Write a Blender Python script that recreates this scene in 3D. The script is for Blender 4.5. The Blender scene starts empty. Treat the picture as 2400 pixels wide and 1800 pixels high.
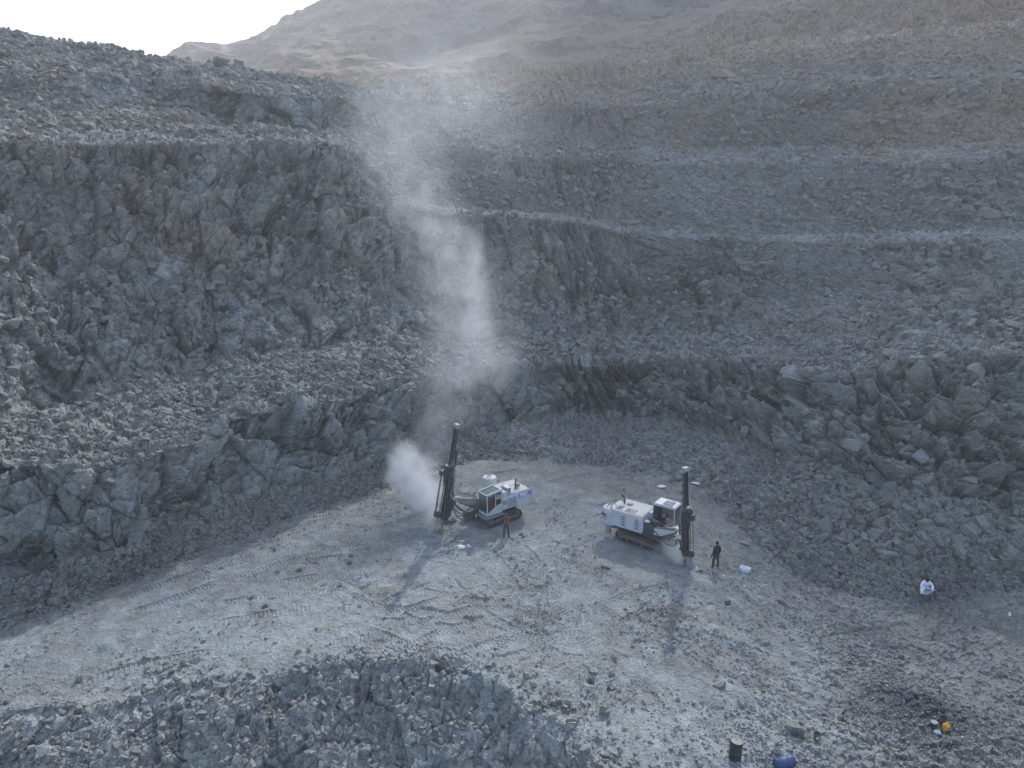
import bpy, bmesh, math, random
import numpy as np
from mathutils import Vector, Matrix
random.seed(7); RNG = np.random.default_rng(11)
SC = bpy.context.scene
COL = SC.collection
R = math.radians

# ------------------------------------------------------------------ camera
CAM_H, PITCH, F = 21.0, R(15.0), 1622.0
cam_d = bpy.data.cameras.new('camera'); cam = bpy.data.objects.new('camera', cam_d); COL.objects.link(cam)
cam.location = (0, 0, CAM_H); cam.rotation_euler = (R(90) - PITCH, 0, 0)
cam_d.sensor_width = 36.0; cam_d.lens = 36.0 * F / 2400.0
cam_d.clip_start = 0.3; cam_d.clip_end = 5000
SC.camera = cam

# ------------------------------------------------------------------ sky, sun, exposure
SUN_EL, SUN_AZ = R(35.5), R(17)             # azimuth measured from +Y towards +X
w = bpy.data.worlds.new('World'); SC.world = w; w.use_nodes = True
nt = w.node_tree; bg = nt.nodes['Background']
sky = nt.nodes.new('ShaderNodeTexSky'); sky.sky_type = 'NISHITA'; sky.sun_disc = False
sky.sun_elevation = SUN_EL; sky.sun_rotation = SUN_AZ
sky.air_density = 1.0; sky.dust_density = 2.2; sky.ozone_density = 1.6; sky.altitude = 300
nt.links.new(sky.outputs[0], bg.inputs[0]); bg.inputs[1].default_value = 0.145
sd = bpy.data.lights.new('sun', 'SUN'); sd.energy = 3.4; sd.angle = R(1.4); sd.color = (1.0, 0.975, 0.94)
sun = bpy.data.objects.new('sun', sd); COL.objects.link(sun)
sdir = Vector((math.sin(SUN_AZ) * math.cos(SUN_EL), math.cos(SUN_AZ) * math.cos(SUN_EL), math.sin(SUN_EL)))
sun.rotation_euler = sdir.to_track_quat('Z', 'Y').to_euler(); sun.location = (0, 60, 120)
SC.view_settings.view_transform = 'Standard'; SC.view_settings.look = 'None'
SC.view_settings.exposure = 1.04; SC.view_settings.gamma = 1.0; SC.view_settings.use_curve_mapping = False
SC.render.engine = 'CYCLES'
cy = SC.cycles
cy.use_denoising = True; cy.max_bounces = 9; cy.diffuse_bounces = 3; cy.glossy_bounces = 2
cy.transmission_bounces = 4; cy.volume_bounces = 6; cy.transparent_max_bounces = 8
cy.volume_step_rate = 1.0; cy.volume_max_steps = 256; cy.use_adaptive_sampling = False
cy.caustics_reflective = False; cy.caustics_refractive = False

# ------------------------------------------------------------------ helpers: projection
sp, cp = math.sin(PITCH), math.cos(PITCH)
def ray(u, v):
    dx = (np.asarray(u, float) - 1200) / F; dy = -(np.asarray(v, float) - 900) / F
    return dx, cp + dy * sp, -sp + dy * cp
def at_Y(u, v, Y):
    dx, y, z = ray(u, v); t = Y / y
    return np.stack(np.broadcast_arrays(dx * t, Y, CAM_H + z * t), -1)
def at_z(u, v, z0):
    dx, y, z = ray(u, v); t = (z0 - CAM_H) / z
    return np.stack(np.broadcast_arrays(dx * t, y * t, z0), -1)
def project(P):
    x = P[..., 0]; y = P[..., 1]; z = P[..., 2] - CAM_H
    d = y * cp - z * sp; up = y * sp + z * cp
    d = np.where(d > 0.1, d, 0.1)
    return 1200 + F * x / d, 900 - F * up / d, d

# ------------------------------------------------------------------ helpers: noise
_T = RNG.random((64, 64, 64, 4)).astype(np.float32)
def vnoise(P, scale, seed=0):
    q = (P * (1.0 / scale) + seed * 7.31).astype(np.float32)
    i = np.floor(q).astype(np.int32); f = q - i; f = f * f * (3 - 2 * f)
    i &= 63; j = (i + 1) & 63
    T = _T[..., seed & 3]
    x0, y0, z0 = i[..., 0], i[..., 1], i[..., 2]; x1, y1, z1 = j[..., 0], j[..., 1], j[..., 2]
    fx, fy, fz = f[..., 0], f[..., 1], f[..., 2]
    a = T[x0, y0, z0] * (1 - fx) + T[x1, y0, z0] * fx
    b = T[x0, y1, z0] * (1 - fx) + T[x1, y1, z0] * fx
    c = T[x0, y0, z1] * (1 - fx) + T[x1, y0, z1] * fx
    d = T[x0, y1, z1] * (1 - fx) + T[x1, y1, z1] * fx
    return (a * (1 - fy) + b * fy) * (1 - fz) + (c * (1 - fy) + d * fy) * fz - 0.5
def fbm(P, scale, octs=4, seed=0, gain=0.5):
    s = 0; a = 1; n = 0
    for k in range(octs):
        s = s + a * vnoise(P, scale / (2 ** k), seed + k); n += a; a *= gain
    return s / n * 2                      # about -1..1
def blocks(P, size, seed, tilt=1.0):
    """fractured-rock relief: every Voronoi cell is a tilted flat facet; returns facet height and edge distance"""
    q = (P / np.asarray(size, np.float32) + seed * 3.17).astype(np.float32)
    i = np.floor(q).astype(np.int32); f = q - i
    d1 = np.full(q.shape[:-1], 9.0, np.float32); d2 = d1.copy()
    h = np.zeros_like(d1)
    for dx in (-1, 0, 1):
        for dy in (-1, 0, 1):
            for dz in (-1, 0, 1):
                c = (i + np.array((dx, dy, dz), np.int32)) & 63
                t = _T[c[..., 0], c[..., 1], c[..., 2]]
                ox = t[..., 0] * .9 + dx - f[..., 0]; oy = t[..., 1] * .9 + dy - f[..., 1]; oz = t[..., 2] * .9 + dz - f[..., 2]
                d = ox * ox + oy * oy + oz * oz
                g = t[..., 3]
                a1 = (g * 7.3) % 1.0 - .5; a2 = (g * 23.7) % 1.0 - .5; a3 = (g * 61.1) % 1.0 - .2
                hh = (g - .5) - tilt * (a1 * ox + a2 * oy + a3 * oz) * 1.3
                m = d < d1
                d2 = np.where(m, d1, np.minimum(d2, d)); h = np.where(m, hh, h); d1 = np.where(m, d, d1)
    return h, np.sqrt(d2) - np.sqrt(d1)

# ------------------------------------------------------------------ helpers: materials
def new_mat(name):
    m = bpy.data.materials.new(name); m.use_nodes = True
    return m, m.node_tree, m.node_tree.nodes['Principled BSDF']
def mat(name, col, rough=0.6, metal=0.0, dirt=0.35, dirt_col=(0.30, 0.31, 0.32), scale=3.0, spec=0.3, bump=0.0):
    """painted / metal / cloth surface with a procedural film of quarry dust"""
    m, t, b = new_mat(name)
    N = t.nodes; L = t.links
    tc = N.new('ShaderNodeTexCoord')
    n = N.new('ShaderNodeTexNoise'); n.inputs['Scale'].default_value = scale; n.inputs['Detail'].default_value = 6; n.inputs['Roughness'].default_value = .65
    L.new(tc.outputs['Object'], n.inputs['Vector'])
    rp = N.new('ShaderNodeMapRange'); rp.inputs['From Min'].default_value = .35; rp.inputs['From Max'].default_value = .75
    rp.inputs['To Max'].default_value = dirt; L.new(n.outputs['Fac'], rp.inputs['Value'])
    mx = N.new('ShaderNodeMix'); mx.data_type = 'RGBA'
    mx.inputs['A'].default_value = (*col, 1); mx.inputs['B'].default_value = (*dirt_col, 1)
    L.new(rp.outputs[0], mx.inputs['Factor']); L.new(mx.outputs['Result'], b.inputs['Base Color'])
    b.inputs['Roughness'].default_value = rough; b.inputs['Metallic'].default_value = metal
    b.inputs['Specular IOR Level'].default_value = spec
    if bump:
        bp = N.new('ShaderNodeBump'); bp.inputs['Strength'].default_value = bump; bp.inputs['Distance'].default_value = .02
        L.new(n.outputs['Fac'], bp.inputs['Height']); L.new(bp.outputs[0], b.inputs['Normal'])
    return m

ROCK_A, ROCK_B = (0.150, 0.154, 0.144), (0.248, 0.251, 0.235)
DUST = (0.236, 0.260, 0.268); BROWN_A, BROWN_B = (0.235, 0.170, 0.118), (0.36, 0.285, 0.212); DARKG = (0.055, 0.064, 0.076)
RED = (0.33, 0.19, 0.14)
def ground_material(name, with_masks=True, far=1.0):
    m, t, b = new_mat(name); N = t.nodes; L = t.links
    g = N.new('ShaderNodeNewGeometry')
    def noise(scale, detail=5, rough=.6, vec=None):
        n = N.new('ShaderNodeTexNoise'); n.inputs['Scale'].default_value = scale; n.inputs['Detail'].default_value = detail
        n.inputs['Roughness'].default_value = rough; L.new(vec or g.outputs['Position'], n.inputs['Vector']); return n.outputs['Fac']
    def mix(fac, a, c):
        x = N.new('ShaderNodeMix'); x.data_type = 'RGBA'
        if hasattr(fac, 'links'): L.new(fac, x.inputs['Factor'])
        else: x.inputs['Factor'].default_value = fac
        for s, k in ((a, 'A'), (c, 'B')):
            if isinstance(s, tuple): x.inputs[k].default_value = (*s, 1)
            else: L.new(s, x.inputs[k])
        return x.outputs['Result']
    def rng(v, a, c, o0=0.0, o1=1.0):
        x = N.new('ShaderNodeMapRange'); x.inputs['From Min'].default_value = a; x.inputs['From Max'].default_value = c
        x.inputs['To Min'].default_value = o0; x.inputs['To Max'].default_value = o1
        L.new(v, x.inputs['Value']); return x.outputs[0]
    n1 = noise(.35 / far, 6, .65); n2 = noise(2.2 / far, 6, .7); n3 = noise(14 / far, 5 if far > 1 else 3, .7)
    rock = mix(rng(n1, .3, .7), ROCK_A, ROCK_B)
    rock = mix(rng(n2, .35, .7, 0, .55), rock, (0.180, 0.186, 0.176))
    if with_masks:
        a = N.new('ShaderNodeAttribute'); a.attribute_name = 'masks'
        s = N.new('ShaderNodeSeparateColor'); L.new(a.outputs['Color'], s.inputs[0])
        brown = mix(rng(n2, .3, .7), BROWN_A, BROWN_B)
        col = mix(s.outputs[1], rock, brown)
        col = mix(s.outputs[2], col, DARKG)
        red = N.new('ShaderNodeAttribute'); red.attribute_name = 'red'
        col = mix(red.outputs['Fac'], col, RED)
        col = mix(s.outputs[0], col, DUST)
    else:
        a = N.new('ShaderNodeAttribute'); a.attribute_name = 'tint'      # per-rock tint
        s = N.new('ShaderNodeSeparateColor'); L.new(a.outputs['Color'], s.inputs[0])
        brown = mix(rng(n2, .3, .7), BROWN_A, BROWN_B)
        col = mix(s.outputs[1], rock, brown)
        col = mix(s.outputs[0], col, (0.25, 0.262, 0.262))
    hsv = N.new('ShaderNodeHueSaturation'); L.new(col, hsv.inputs['Color'])
    val = rng(n3, .25, .75, .72, 1.28)
    if with_masks:
        mt_ = N.new('ShaderNodeMath'); mt_.operation = 'MULTIPLY'; L.new(val, mt_.inputs[0]); L.new(rng(a.outputs['Alpha'], 0, 1, .62, 1.38), mt_.inputs[1]); val = mt_.outputs[0]
    L.new(val, hsv.inputs['Value'])
    L.new(hsv.outputs[0], b.inputs['Base Color'])
    b.inputs['Roughness'].default_value = .93; b.inputs['Specular IOR Level'].default_value = .15
    v = N.new('ShaderNodeTexVoronoi'); v.feature = 'F1'; v.inputs['Scale'].default_value = 6.5 / far; L.new(g.outputs['Position'], v.inputs['Vector'])
    ad = N.new('ShaderNodeMath'); ad.operation = 'MULTIPLY_ADD'; L.new(v.outputs['Distance'], ad.inputs[0]); ad.inputs[1].default_value = .7
    L.new(noise(9 / far, 6, .7), ad.inputs[2])
    bp = N.new('ShaderNodeBump'); bp.inputs['Strength'].default_value = .8; bp.inputs['Distance'].default_value = .09 * far * (1 if far == 1 else 2.2)
    L.new(ad.outputs[0], bp.inputs['Height']); L.new(bp.outputs[0], b.inputs['Normal'])
    return m
M_GROUND = ground_material('quarry_ground')
M_ROCK = ground_material('loose_rock', False)
M_FAR = ground_material('far_hillside', True, 14.0); M_MID = ground_material('near_hillside', True, 6.0)

# ------------------------------------------------------------------ helpers: tagging
def tag(o, label=None, cat=None, group=None, kind=None):
    if label: o['label'] = label
    if cat: o['category'] = cat
    if group: o['group'] = group
    if kind: o['kind'] = kind
    return o
def mesh_np(name, V, faces_flat, nper, mats, smooth=False, parent=None):
    me = bpy.data.meshes.new(name)
    nf = len(faces_flat) // nper
    me.vertices.add(len(V)); me.vertices.foreach_set('co', np.ascontiguousarray(V, np.float32).ravel())
    me.loops.add(nf * nper); me.loops.foreach_set('vertex_index', np.ascontiguousarray(faces_flat, np.int32).ravel())
    me.polygons.add(nf); me.polygons.foreach_set('loop_start', np.arange(0, nf * nper, nper, dtype=np.int32))
    me.polygons.foreach_set('use_smooth', np.full(nf, smooth, bool))
    me.update(calc_edges=True)
    for m in mats: me.materials.append(m)
    o = bpy.data.objects.new(name, me); COL.objects.link(o)
    if parent: o.parent = parent
    return o
def grid_faces(nr, nc):
    i = np.arange(nr - 1)[:, None] * nc + np.arange(nc - 1)[None, :]
    return np.stack([i, i + 1, i + nc + 1, i + nc], -1).reshape(-1)
def sm(x, a, b):
    t = np.clip((x - a) / (b - a), 0, 1); return t * t * (3 - 2 * t)

# ================================================================== THE QUARRY
# feature lines of the pit from the near edge to the hills: (image column, image row, distance Y or height z) of the
# surveyed crest / foot, turned into world positions
def line(pts, mode='Y'):
    return (np.array(pts, float), mode)
LINES = [
 line([(-6000,2158,19),(-500,2158,19),(600,2150,19),(960,2150,19),(1200,2230,18),(1350,2400,16),(1500,2600,15.5),(1800,2700,15),(9000,2700,15)]),
 line([(-6000,1720,0),(-500,1720,0),(0,1676,0),(271,1655,0),(353,1627,0),(542,1598,0),(651,1583,0),(830,1572,0),(1030,1567,0),(1150,1590,0),(1254,1670,0),(1340,1725,0),(1406,1800,0),(1500,1900,0),(1800,2000,0),(2400,2050,0),(9000,2050,0)], 'z'),
 line([(-6000,1700,0),(-500,1620,0),(0,1480,0),(200,1400,0),(488,1290,0),(705,1204,0),(895,1148,0),(1000,1110,0),(1130,1078,0),(1300,1085,0),(1500,1105,0),(1620,1130,0),(1690,1190,-.3),(1760,1270,-.8),(1850,1340,-1.1),(2000,1400,-1.1),(2120,1415,-1.0),(2250,1400,-.8),(2400,1380,-.6),(2900,1360,0),(9000,1330,0)], 'z'),
 line([(-6000,1500,26),(-500,1420,29),(0,1352,33),(76,1334,33.6),(271,1312,34.6),(347,1274,35.6),(353,1235,37),(520,1187,41),(662,1144,44.8),(895,1090,49.5),(1000,1050,54),(1150,1000,59.5),(1300,965,62.5),(1450,962,62.5),(1600,985,59),(1750,1030,53),(1850,1075,47.5),(1900,1085,46.5),(2100,1140,41),(2400,1200,39.5),(2900,1250,37),(9000,1250,34)]),
 line([(-6000,1100,27),(-500,1090,31),(0,1075,35),(130,1098,36),(271,1080,37),(336,1057,38),(488,1030,41.8),(531,976,43.5),(667,954,46.6),(814,932,50.5),(965,888,56),(1130,858,62.5),(1250,850,64.5),(1400,858,65),(1550,850,64),(1700,850,61),(1850,870,54.5),(1900,886,50.5),(2000,880,48.5),(2150,850,47),(2400,830,45),(2900,800,42),(9000,780,38)]),
 line([(-6000,990,30),(-500,985,36),(0,965,41),(240,903,48),(480,865,54),(650,825,58),(800,795,63),(950,770,69),(1130,790,71),(1300,780,73),(1500,775,74),(1700,785,72),(1850,790,67),(2000,775,60),(2150,760,57),(2400,745,55),(2900,720,52),(9000,700,46)]),
 line([(-6000,660,36),(-500,655,43),(0,650,49),(240,640,56),(480,640,61),(650,640,65),(830,640,70),(960,672,76),(1130,700,76),(1300,700,78),(1500,705,79),(1700,700,77),(1900,690,72),(2150,680,66.5),(2400,670,62.5),(2900,660,59),(9000,650,50)]),
 line([(-6000,300,42),(-500,310,50),(0,325,56),(240,338,62),(480,335,67),(650,332,71),(800,335,77),(850,372,80),(900,432,82),(960,496,84),(1130,503,84),(1300,510,84),(1500,545,84),(1650,562,82),(1900,565,77),(2150,562,72),(2400,558,68),(2900,550,64),(9000,540,54)]),
 line([(-6000,275,48),(-500,285,56),(0,300,62),(240,305,68),(480,312,72),(650,318,76),(800,318,82),(850,342,85),(900,395,88),(960,468,92),(1130,490,92),(1300,498,91),(1500,532,90),(1650,548,88),(1900,551,84),(2150,546,79),(2400,543,75),(2900,535,71),(9000,525,60)]),
 line([(-6000,200,54),(-500,210,63),(0,235,70),(240,240,75),(420,255,79),(520,295,81),(650,306,83),(800,305,86),(850,318,91),(900,318,102),(960,330,108),(1100,366,103),(1250,378,98),(1500,378,97),(1850,386,93),(2122,382,88),(2400,372,84),(2900,360,80),(9000,350,66)]),
 line([(-6000,150,58),(-500,165,67),(0,190,74),(240,190,79),(420,200,82),(520,208,82.5),(650,222,84.2),(800,228,87.2),(850,255,93),(900,270,112),(960,285,118),(1100,332,112),(1250,343,108),(1500,350,107),(1850,345,103),(2122,348,97),(2400,333,93),(2900,322,89),(9000,310,74)]),
 line([(-6000,-200,74),(-500,-60,84),(0,65,90),(100,92,90),(220,106,91),(300,121,92),(420,142,93),(500,148,94),(560,160,95),(650,178,96),(740,190,98),(800,200,100),(850,217,106),(900,238,120),(1000,240,130),(1254,266,118),(1553,239,112),(1850,217,108),(2100,198,104),(2400,190,100),(2900,180,96),(9000,170,80)]),
 line([(-6000,-120,100),(-500,0,110),(0,100,115),(420,168,120),(600,195,125),(740,205,132),(800,212,138),(850,208,148),(900,202,160),(1000,198,166),(1254,232,131),(1553,213,122),(1850,194,118),(2100,176,114),(2400,168,110),(2900,158,106),(9000,140,90)]),
 line([(-6000,-60,140),(-500,40,145),(0,120,150),(420,182,155),(600,203,160),(850,200,178),(1000,192,188),(1254,200,165),(1400,196,150),(1580,178,140),(1824,130,135),(1960,109,132),(2095,97,128),(2400,60,122),(2900,40,118),(9000,10,100)]),
 line([(-6000,-50,150),(-500,50,158),(0,128,162),(420,186,168),(600,207,172),(850,197,192),(1000,189,202),(1254,192,178),(1400,186,163),(1580,167,152),(1824,119,147),(1960,99,144),(2095,88,140),(2400,50,134),(2900,30,130),(9000,0,112)]),
 line([(-6000,-50,190),(-500,50,195),(0,135,200),(420,190,205),(600,208,210),(850,192,228),(1000,184,232),(1254,168,215),(1400,146,203),(1525,110,192),(1688,50,181),(1800,22,176),(2000,-25,170),(2400,-75,160),(2900,-95,156),(9000,-140,140)]),
 line([(-6000,20,240),(-500,90,245),(0,160,250),(420,200,255),(600,215,260),(850,200,275),(1254,180,270),(1525,125,250),(1688,75,240),(1800,45,235),(2000,0,230),(2400,-50,215),(2900,-70,210),(9000,-110,190)]),
 line([(-6000,330,700),(0,330,700),(1200,330,700),(2400,330,700),(9000,330,700)]),
]
NROWS = [34, 168, 265, 120, 160, 90, 165, 185, 26, 120, 66, 120, 50, 90, 14, 150, 10, 16]   # rows inside each strip; the first strip is the low pit floor
ROCKY  = [.3, .58, 0, .10, 1, .25, .9, 1, .15, .7, .35, .75, .3, .45, .3, .9, .3, .3]
ucols = np.concatenate([np.linspace(-6000, -900, 18), np.linspace(-850, -60, 70), np.linspace(-45, 2445, 1120), np.linspace(2460, 3250, 70), np.linspace(3300, 8900, 18)])
NC = len(ucols)
def smooth1(a, n):
    k = np.hanning(n + 2)[1:-1]; k /= k.sum()
    return np.convolve(np.pad(a, n // 2, mode='edge'), k, 'valid')[:len(a)]
lw = []
for k, (pts, mode) in enumerate(LINES):
    v = np.interp(ucols, pts[:, 0], pts[:, 1]); y = np.interp(ucols, pts[:, 0], pts[:, 2])
    v = smooth1(v, 17); y = smooth1(y, 25)
    q = np.stack([ucols / 45.0, np.full(NC, k * 5.3), np.zeros(NC)], -1)
    jag = fbm(q, 1.0, 4, 3) ; jag2 = fbm(q + 31, 3.0, 3, 5)
    amp = {0: 20, 1: 9, 2: 7, 3: 12, 4: 12, 5: 8, 6: 20, 7: 13, 8: 4, 9: 4, 10: 5, 11: 4, 12: 3, 13: 5, 14: 2, 15: 6}.get(k, 2)
    v = v + jag * amp * .7
    if mode == 'Y':
        y = y * (1 + .022 * jag2 * (k >= 3)) 
        lw.append(at_Y(ucols, v, y))
    else: lw.append(at_z(ucols, v, y))
front = np.stack([(ucols - 1200) * .05, np.full(NC, -160.0), np.full(NC, -9.0)], -1)
lw = [front] + lw
rows, kid, tt = [], [], []
for k in range(len(lw) - 1):
    n = NROWS[k]
    t = np.arange(n) / n
    rows.append(lw[k][None] * (1 - t[:, None, None]) + lw[k + 1][None] * t[:, None, None])
    kid += [k] * n; tt += list(t)
rows.append(lw[-1][None]); kid.append(len(lw) - 2); tt.append(1.0)
B = np.concatenate(rows, 0).astype(np.float32); kid = np.array(kid); tt = np.array(tt, np.float32)
NR = B.shape[0]
# soften the strips' corners a little along the rows
def blur_rows(A, n):
    k = np.hanning(n + 2)[1:-1]; k /= k.sum(); P = np.pad(A, ((n // 2, n // 2), (0, 0), (0, 0)), mode='edge')
    out = np.zeros_like(A)
    for j in range(n): out += P[j:j + A.shape[0]] * k[j]
    return out
def blur_cols(A, n):
    k = np.hanning(n + 2)[1:-1]; k /= k.sum(); P = np.pad(A, ((0, 0), (n // 2, n // 2), (0, 0)), mode='edge')
    out = np.zeros_like(A)
    for j in range(n): out += P[:, j:j + A.shape[1]] * k[j]
    return out
Bs = B.copy(); Bs[40:-20] = blur_rows(B, 7)[40:-20]; B = Bs
du = np.gradient(B, axis=1); dv = np.gradient(B, axis=0)
Nn = np.cross(du, dv); Nn /= np.linalg.norm(Nn, axis=-1, keepdims=True) + 1e-9
Nn = blur_cols(blur_rows(Nn, 15), 15); Nn /= np.linalg.norm(Nn, axis=-1, keepdims=True) + 1e-9
UU = np.broadcast_to(ucols[None, :], (NR, NC)); strip = kid + (kid >= 2); KK = np.broadcast_to(strip[:, None], (NR, NC)); TT = np.broadcast_to(tt[:, None], (NR, NC))
BU, BV, BD = project(B)

# --- masks
big = fbm(B, 9.0, 4, 1); med = fbm(B, 2.5, 4, 6)
rockm = np.interp(np.arange(NR), np.arange(NR), np.array(ROCKY)[kid])[:, None] * np.ones((1, NC))
k_ = np.ones(21) / 21
rockm = np.apply_along_axis(lambda c: np.convolve(np.pad(c, 10, mode='edge'), k_, 'valid'), 0, rockm)
right = sm(UU, 950, 1250)                      # back / right-hand wall against left-hand wall
# left slopes above the second bench are loose rubble, left block wall is rock
rockm = np.where((KK == 10), rockm * (.15 + .85 * right), rockm)
rockm = np.where((KK == 11), rockm + (1 - right) * .7 * sm(UU, 430, 540), rockm)
rockm = np.where((KK == 12), rockm * (.3 + .7 * sm(UU, 1150, 1400)), rockm)
# talus creeping up the foot of the big walls
rockm = np.where((KK == 7), rockm * np.clip(.25 + 1.2 * TT + .6 * (1 - right) + .7 * big, 0.1, 1), rockm)
rockm = np.where(((KK == 10) | (KK == 12)), rockm * (1 - right * (1 - np.clip(.15 + 1.1 * TT + .5 * big, 0, 1))), rockm)
zone = sm(fbm(B, 13.0, 4, 90) + .35 * (1 - right) + .25 * (KK == 5), -.30, .22)               # bare rock against runs of fine scree
rockm = rockm * (.12 + .88 * np.clip(zone + .45 * (KK >= 12), 0, 1))
rockm = np.where(KK == 16, rockm * .75, rockm); rockm = np.where((KK == 9), rockm * .3, rockm)
rockm = np.clip(rockm * np.clip(.95 + .75 * big, .25, 1.1), 0, 1)
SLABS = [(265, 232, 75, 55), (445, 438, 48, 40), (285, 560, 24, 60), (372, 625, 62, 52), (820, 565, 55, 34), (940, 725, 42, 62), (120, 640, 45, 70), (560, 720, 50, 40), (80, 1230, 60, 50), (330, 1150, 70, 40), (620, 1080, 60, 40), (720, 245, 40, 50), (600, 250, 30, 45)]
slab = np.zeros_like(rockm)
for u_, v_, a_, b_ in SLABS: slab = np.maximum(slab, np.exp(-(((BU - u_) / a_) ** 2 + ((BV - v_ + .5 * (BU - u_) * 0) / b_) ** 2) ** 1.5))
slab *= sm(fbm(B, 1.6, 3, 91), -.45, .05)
l3 = np.clip(110 / BD, .25, 1); l4 = np.clip(65 / BD, .1, 1)
flat = sm((KK == 3) * 1.0 * np.ones_like(TT), 0, 1)
flat = np.apply_along_axis(lambda c: np.convolve(np.pad(c, 6, mode='edge'), np.ones(13) / 13, 'valid'), 0, flat)
X, Y, Z = B[..., 0], B[..., 1], B[..., 2]

# --- relief
sl = sm(UU, 1150, 1500)                        # slabby, horizontally bedded rock on the right
act = np.where(((BU > -900) & (BU < 3300)) | True)
Pw = B + np.stack([med, vnoise(B, 3, 2), vnoise(B, 2, 3)], -1).astype(np.float32) * .13
Pz = Pw.copy(); Pz[..., 2] += Pz[..., 0] * .12 * sl - (Pz[..., 0] + Pz[..., 1]) * .25 * (1 - sl)
zsq = (1 + 1.1 * sl)[..., None]
Q = Pz.copy(); Q[..., 2] *= (1 + 1.3 * sl)
h1, e1 = blocks(Q, (3.6, 3.6, 4.2), 1)
h2, e2 = blocks(Q, (1.5, 1.5, 1.7), 2)
h3, e3 = blocks(Q, (.62, .62, .66), 3)
h4, e4 = blocks(Q, (.29, .29, .29), 4)
dist = np.clip(BD / 60.0, .7, 3.0)
calm = np.maximum(sm(fbm(B, 6.0, 3, 9), -.35, .30), slab)        # patches of smoother, dust-coated face
nf = 1 - .6 * (KK == 1)
gs = np.clip(BD / 95, 1, 1.9)
disp = rockm * gs * (1 - .45 * slab) * (h1 * 1.5 * (1 - .45 * (KK == 1)) + h2 * (1.15 * nf * (1 - .6 * calm)) + h3 * (.40 * nf * l3 * (1 - .85 * calm)) + h4 * .12 * l4 * (1 - .9 * calm)
                - nf * (.25 * np.exp(-e1 * 18) + .13 * np.exp(-e2 * 14) + .06 * np.exp(-e3 * 10)))
disp += rockm * big * 1.5
wz = Z + X * .10 + fbm(B * np.array((1, 1, .3), np.float32), 5.0, 3, 70) * 1.2            # bedded slabs on the back and right walls
for per, am in ((1.15, .46), (.47, .17)):
    ph = wz / per + h2 * .9 * (per < 1) + h3 * .5 * (per < .4); sw = ph % 1.0
    disp += rockm * sl * (sw - .5) * am * np.clip(.75 + 1.6 * vnoise(B * np.array((1, 1, 2), np.float32), 3.0 * per + 1, 3), .1, 1.4)
up_ = (right * (KK >= 12) * (KK <= 16)); wu = Z + X * .05 - Y * .02 + fbm(B, 16.0, 3, 77) * 2.0      # eroded ledges of the brown upper beds
disp += up_ * ((wu / 4.6) % 1.0 - .5) * 1.7 * np.clip(.6 + 1.6 * vnoise(B, 14, 2), 0, 1.3)
band = fbm(np.stack([X * .02, Y * .02, wu], -1).astype(np.float32), 3.2, 3, 78)
wj = X * .72 + Z * .62 - Y * .30 + fbm(B, 5.0, 3, 72) * 1.0                                # steep joints on the left wall
for per, am in ((2.6, 1.0), (.9, .26)):
    ph = wj / per + h2 * .7 * (per < 2) ; sw = ph % 1.0
    disp += rockm * nf * (1 - sl) * (sw - .5) * am * np.clip(.7 + 1.8 * vnoise(B, 2.0 * per + 1, 2), .1, 1.4)
loose = np.clip(1 - rockm - flat, 0, 1)
disp += loose * (h2 * .22 * (KK > 3) + h3 * .17 * l3 + h4 * .11 * l4 - .04 * np.exp(-e3 * 8) + med * .35 + big * .5 * (KK > 3))
# dark undercut below the first crest at the back
und = ((KK == 5)) * np.exp(-((TT - .72) / .16) ** 2) * sm(UU, 1180, 1300) * (1 - sm(UU, 1780, 1880))
disp -= und * 1.1
und2 = ((KK == 10)) * np.exp(-((TT - .8) / .15) ** 2) * np.clip(.5 + 2 * big, 0, 1) * right
disp -= und2 * 1.0
# pit floor: pale dust over broken rock, drifts, crawler prints, drill holes
fz = flat * (med * .12 + fbm(B, .9, 4, 4) * .13 + h4 * .035 * np.clip(.4 + fbm(B, 2.5, 3, 16) * 2, 0, 1) + fbm(B, 6, 3, 12) * .22)
rough_floor = flat * sm(fbm(B, 3.5, 4, 15), .0, .5)
fz += rough_floor * (h4 * .06 + h3 * .05)
streak = fbm(np.stack([(X * .80 + Y * .60), (X * .60 - Y * .80) * .12, Z * 0], -1), .9, 4, 21)
gx = sm(UU, 1330, 1700) * flat
fz += gx * streak * .20 + flat * sm(UU, 1600, 1950) * (h4 * .07 + h3 * .05 + med * .15)

TRACKS = []
def trk(pts, gauge=1.9, w=.26, both=True):
    g = [at_z(u, v, 0.0) for u, v in pts]
    g = np.array(g)[:, :2]
    # resample with Catmull-Rom like smoothing
    t = np.linspace(0, len(g) - 1, len(g) * 6)
    c = np.stack([np.interp(t, np.arange(len(g)), g[:, i]) for i in (0, 1)], -1)
    for _ in range(4): c[1:-1] = (c[:-2] + c[1:-1] * 2 + c[2:]) / 4
    d = np.gradient(c, axis=0); d /= np.linalg.norm(d, axis=1, keepdims=True); nrm = np.stack([-d[:, 1], d[:, 0]], -1)
    if both:
        TRACKS.append((c + nrm * gauge / 2, w)); TRACKS.append((c - nrm * gauge / 2, w))
    else: TRACKS.append((c, w))
trk([(780,1440),(900,1462),(1040,1478),(1180,1486),(1330,1500)], both=False, w=.24)
trk([(790,1512),(950,1528),(1100,1540),(1250,1560)], both=False, w=.26)
trk([(430,1300),(620,1240),(800,1190),(960,1150)])
trk([(1150,1262),(1215,1320),(1260,1400),(1255,1480),(1200,1540)])
trk([(1060,1290),(1090,1350),(1170,1430),(1290,1480)])
trk([(1240,1175),(1330,1140),(1420,1120)])
trk([(640,1350),(760,1330),(860,1320),(1010,1330)])
trk([(1330,1400),(1400,1450),(1450,1530),(1430,1620)])
trk([(1120,1600),(1260,1560),(1380,1500),(1440,1430)])
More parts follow.
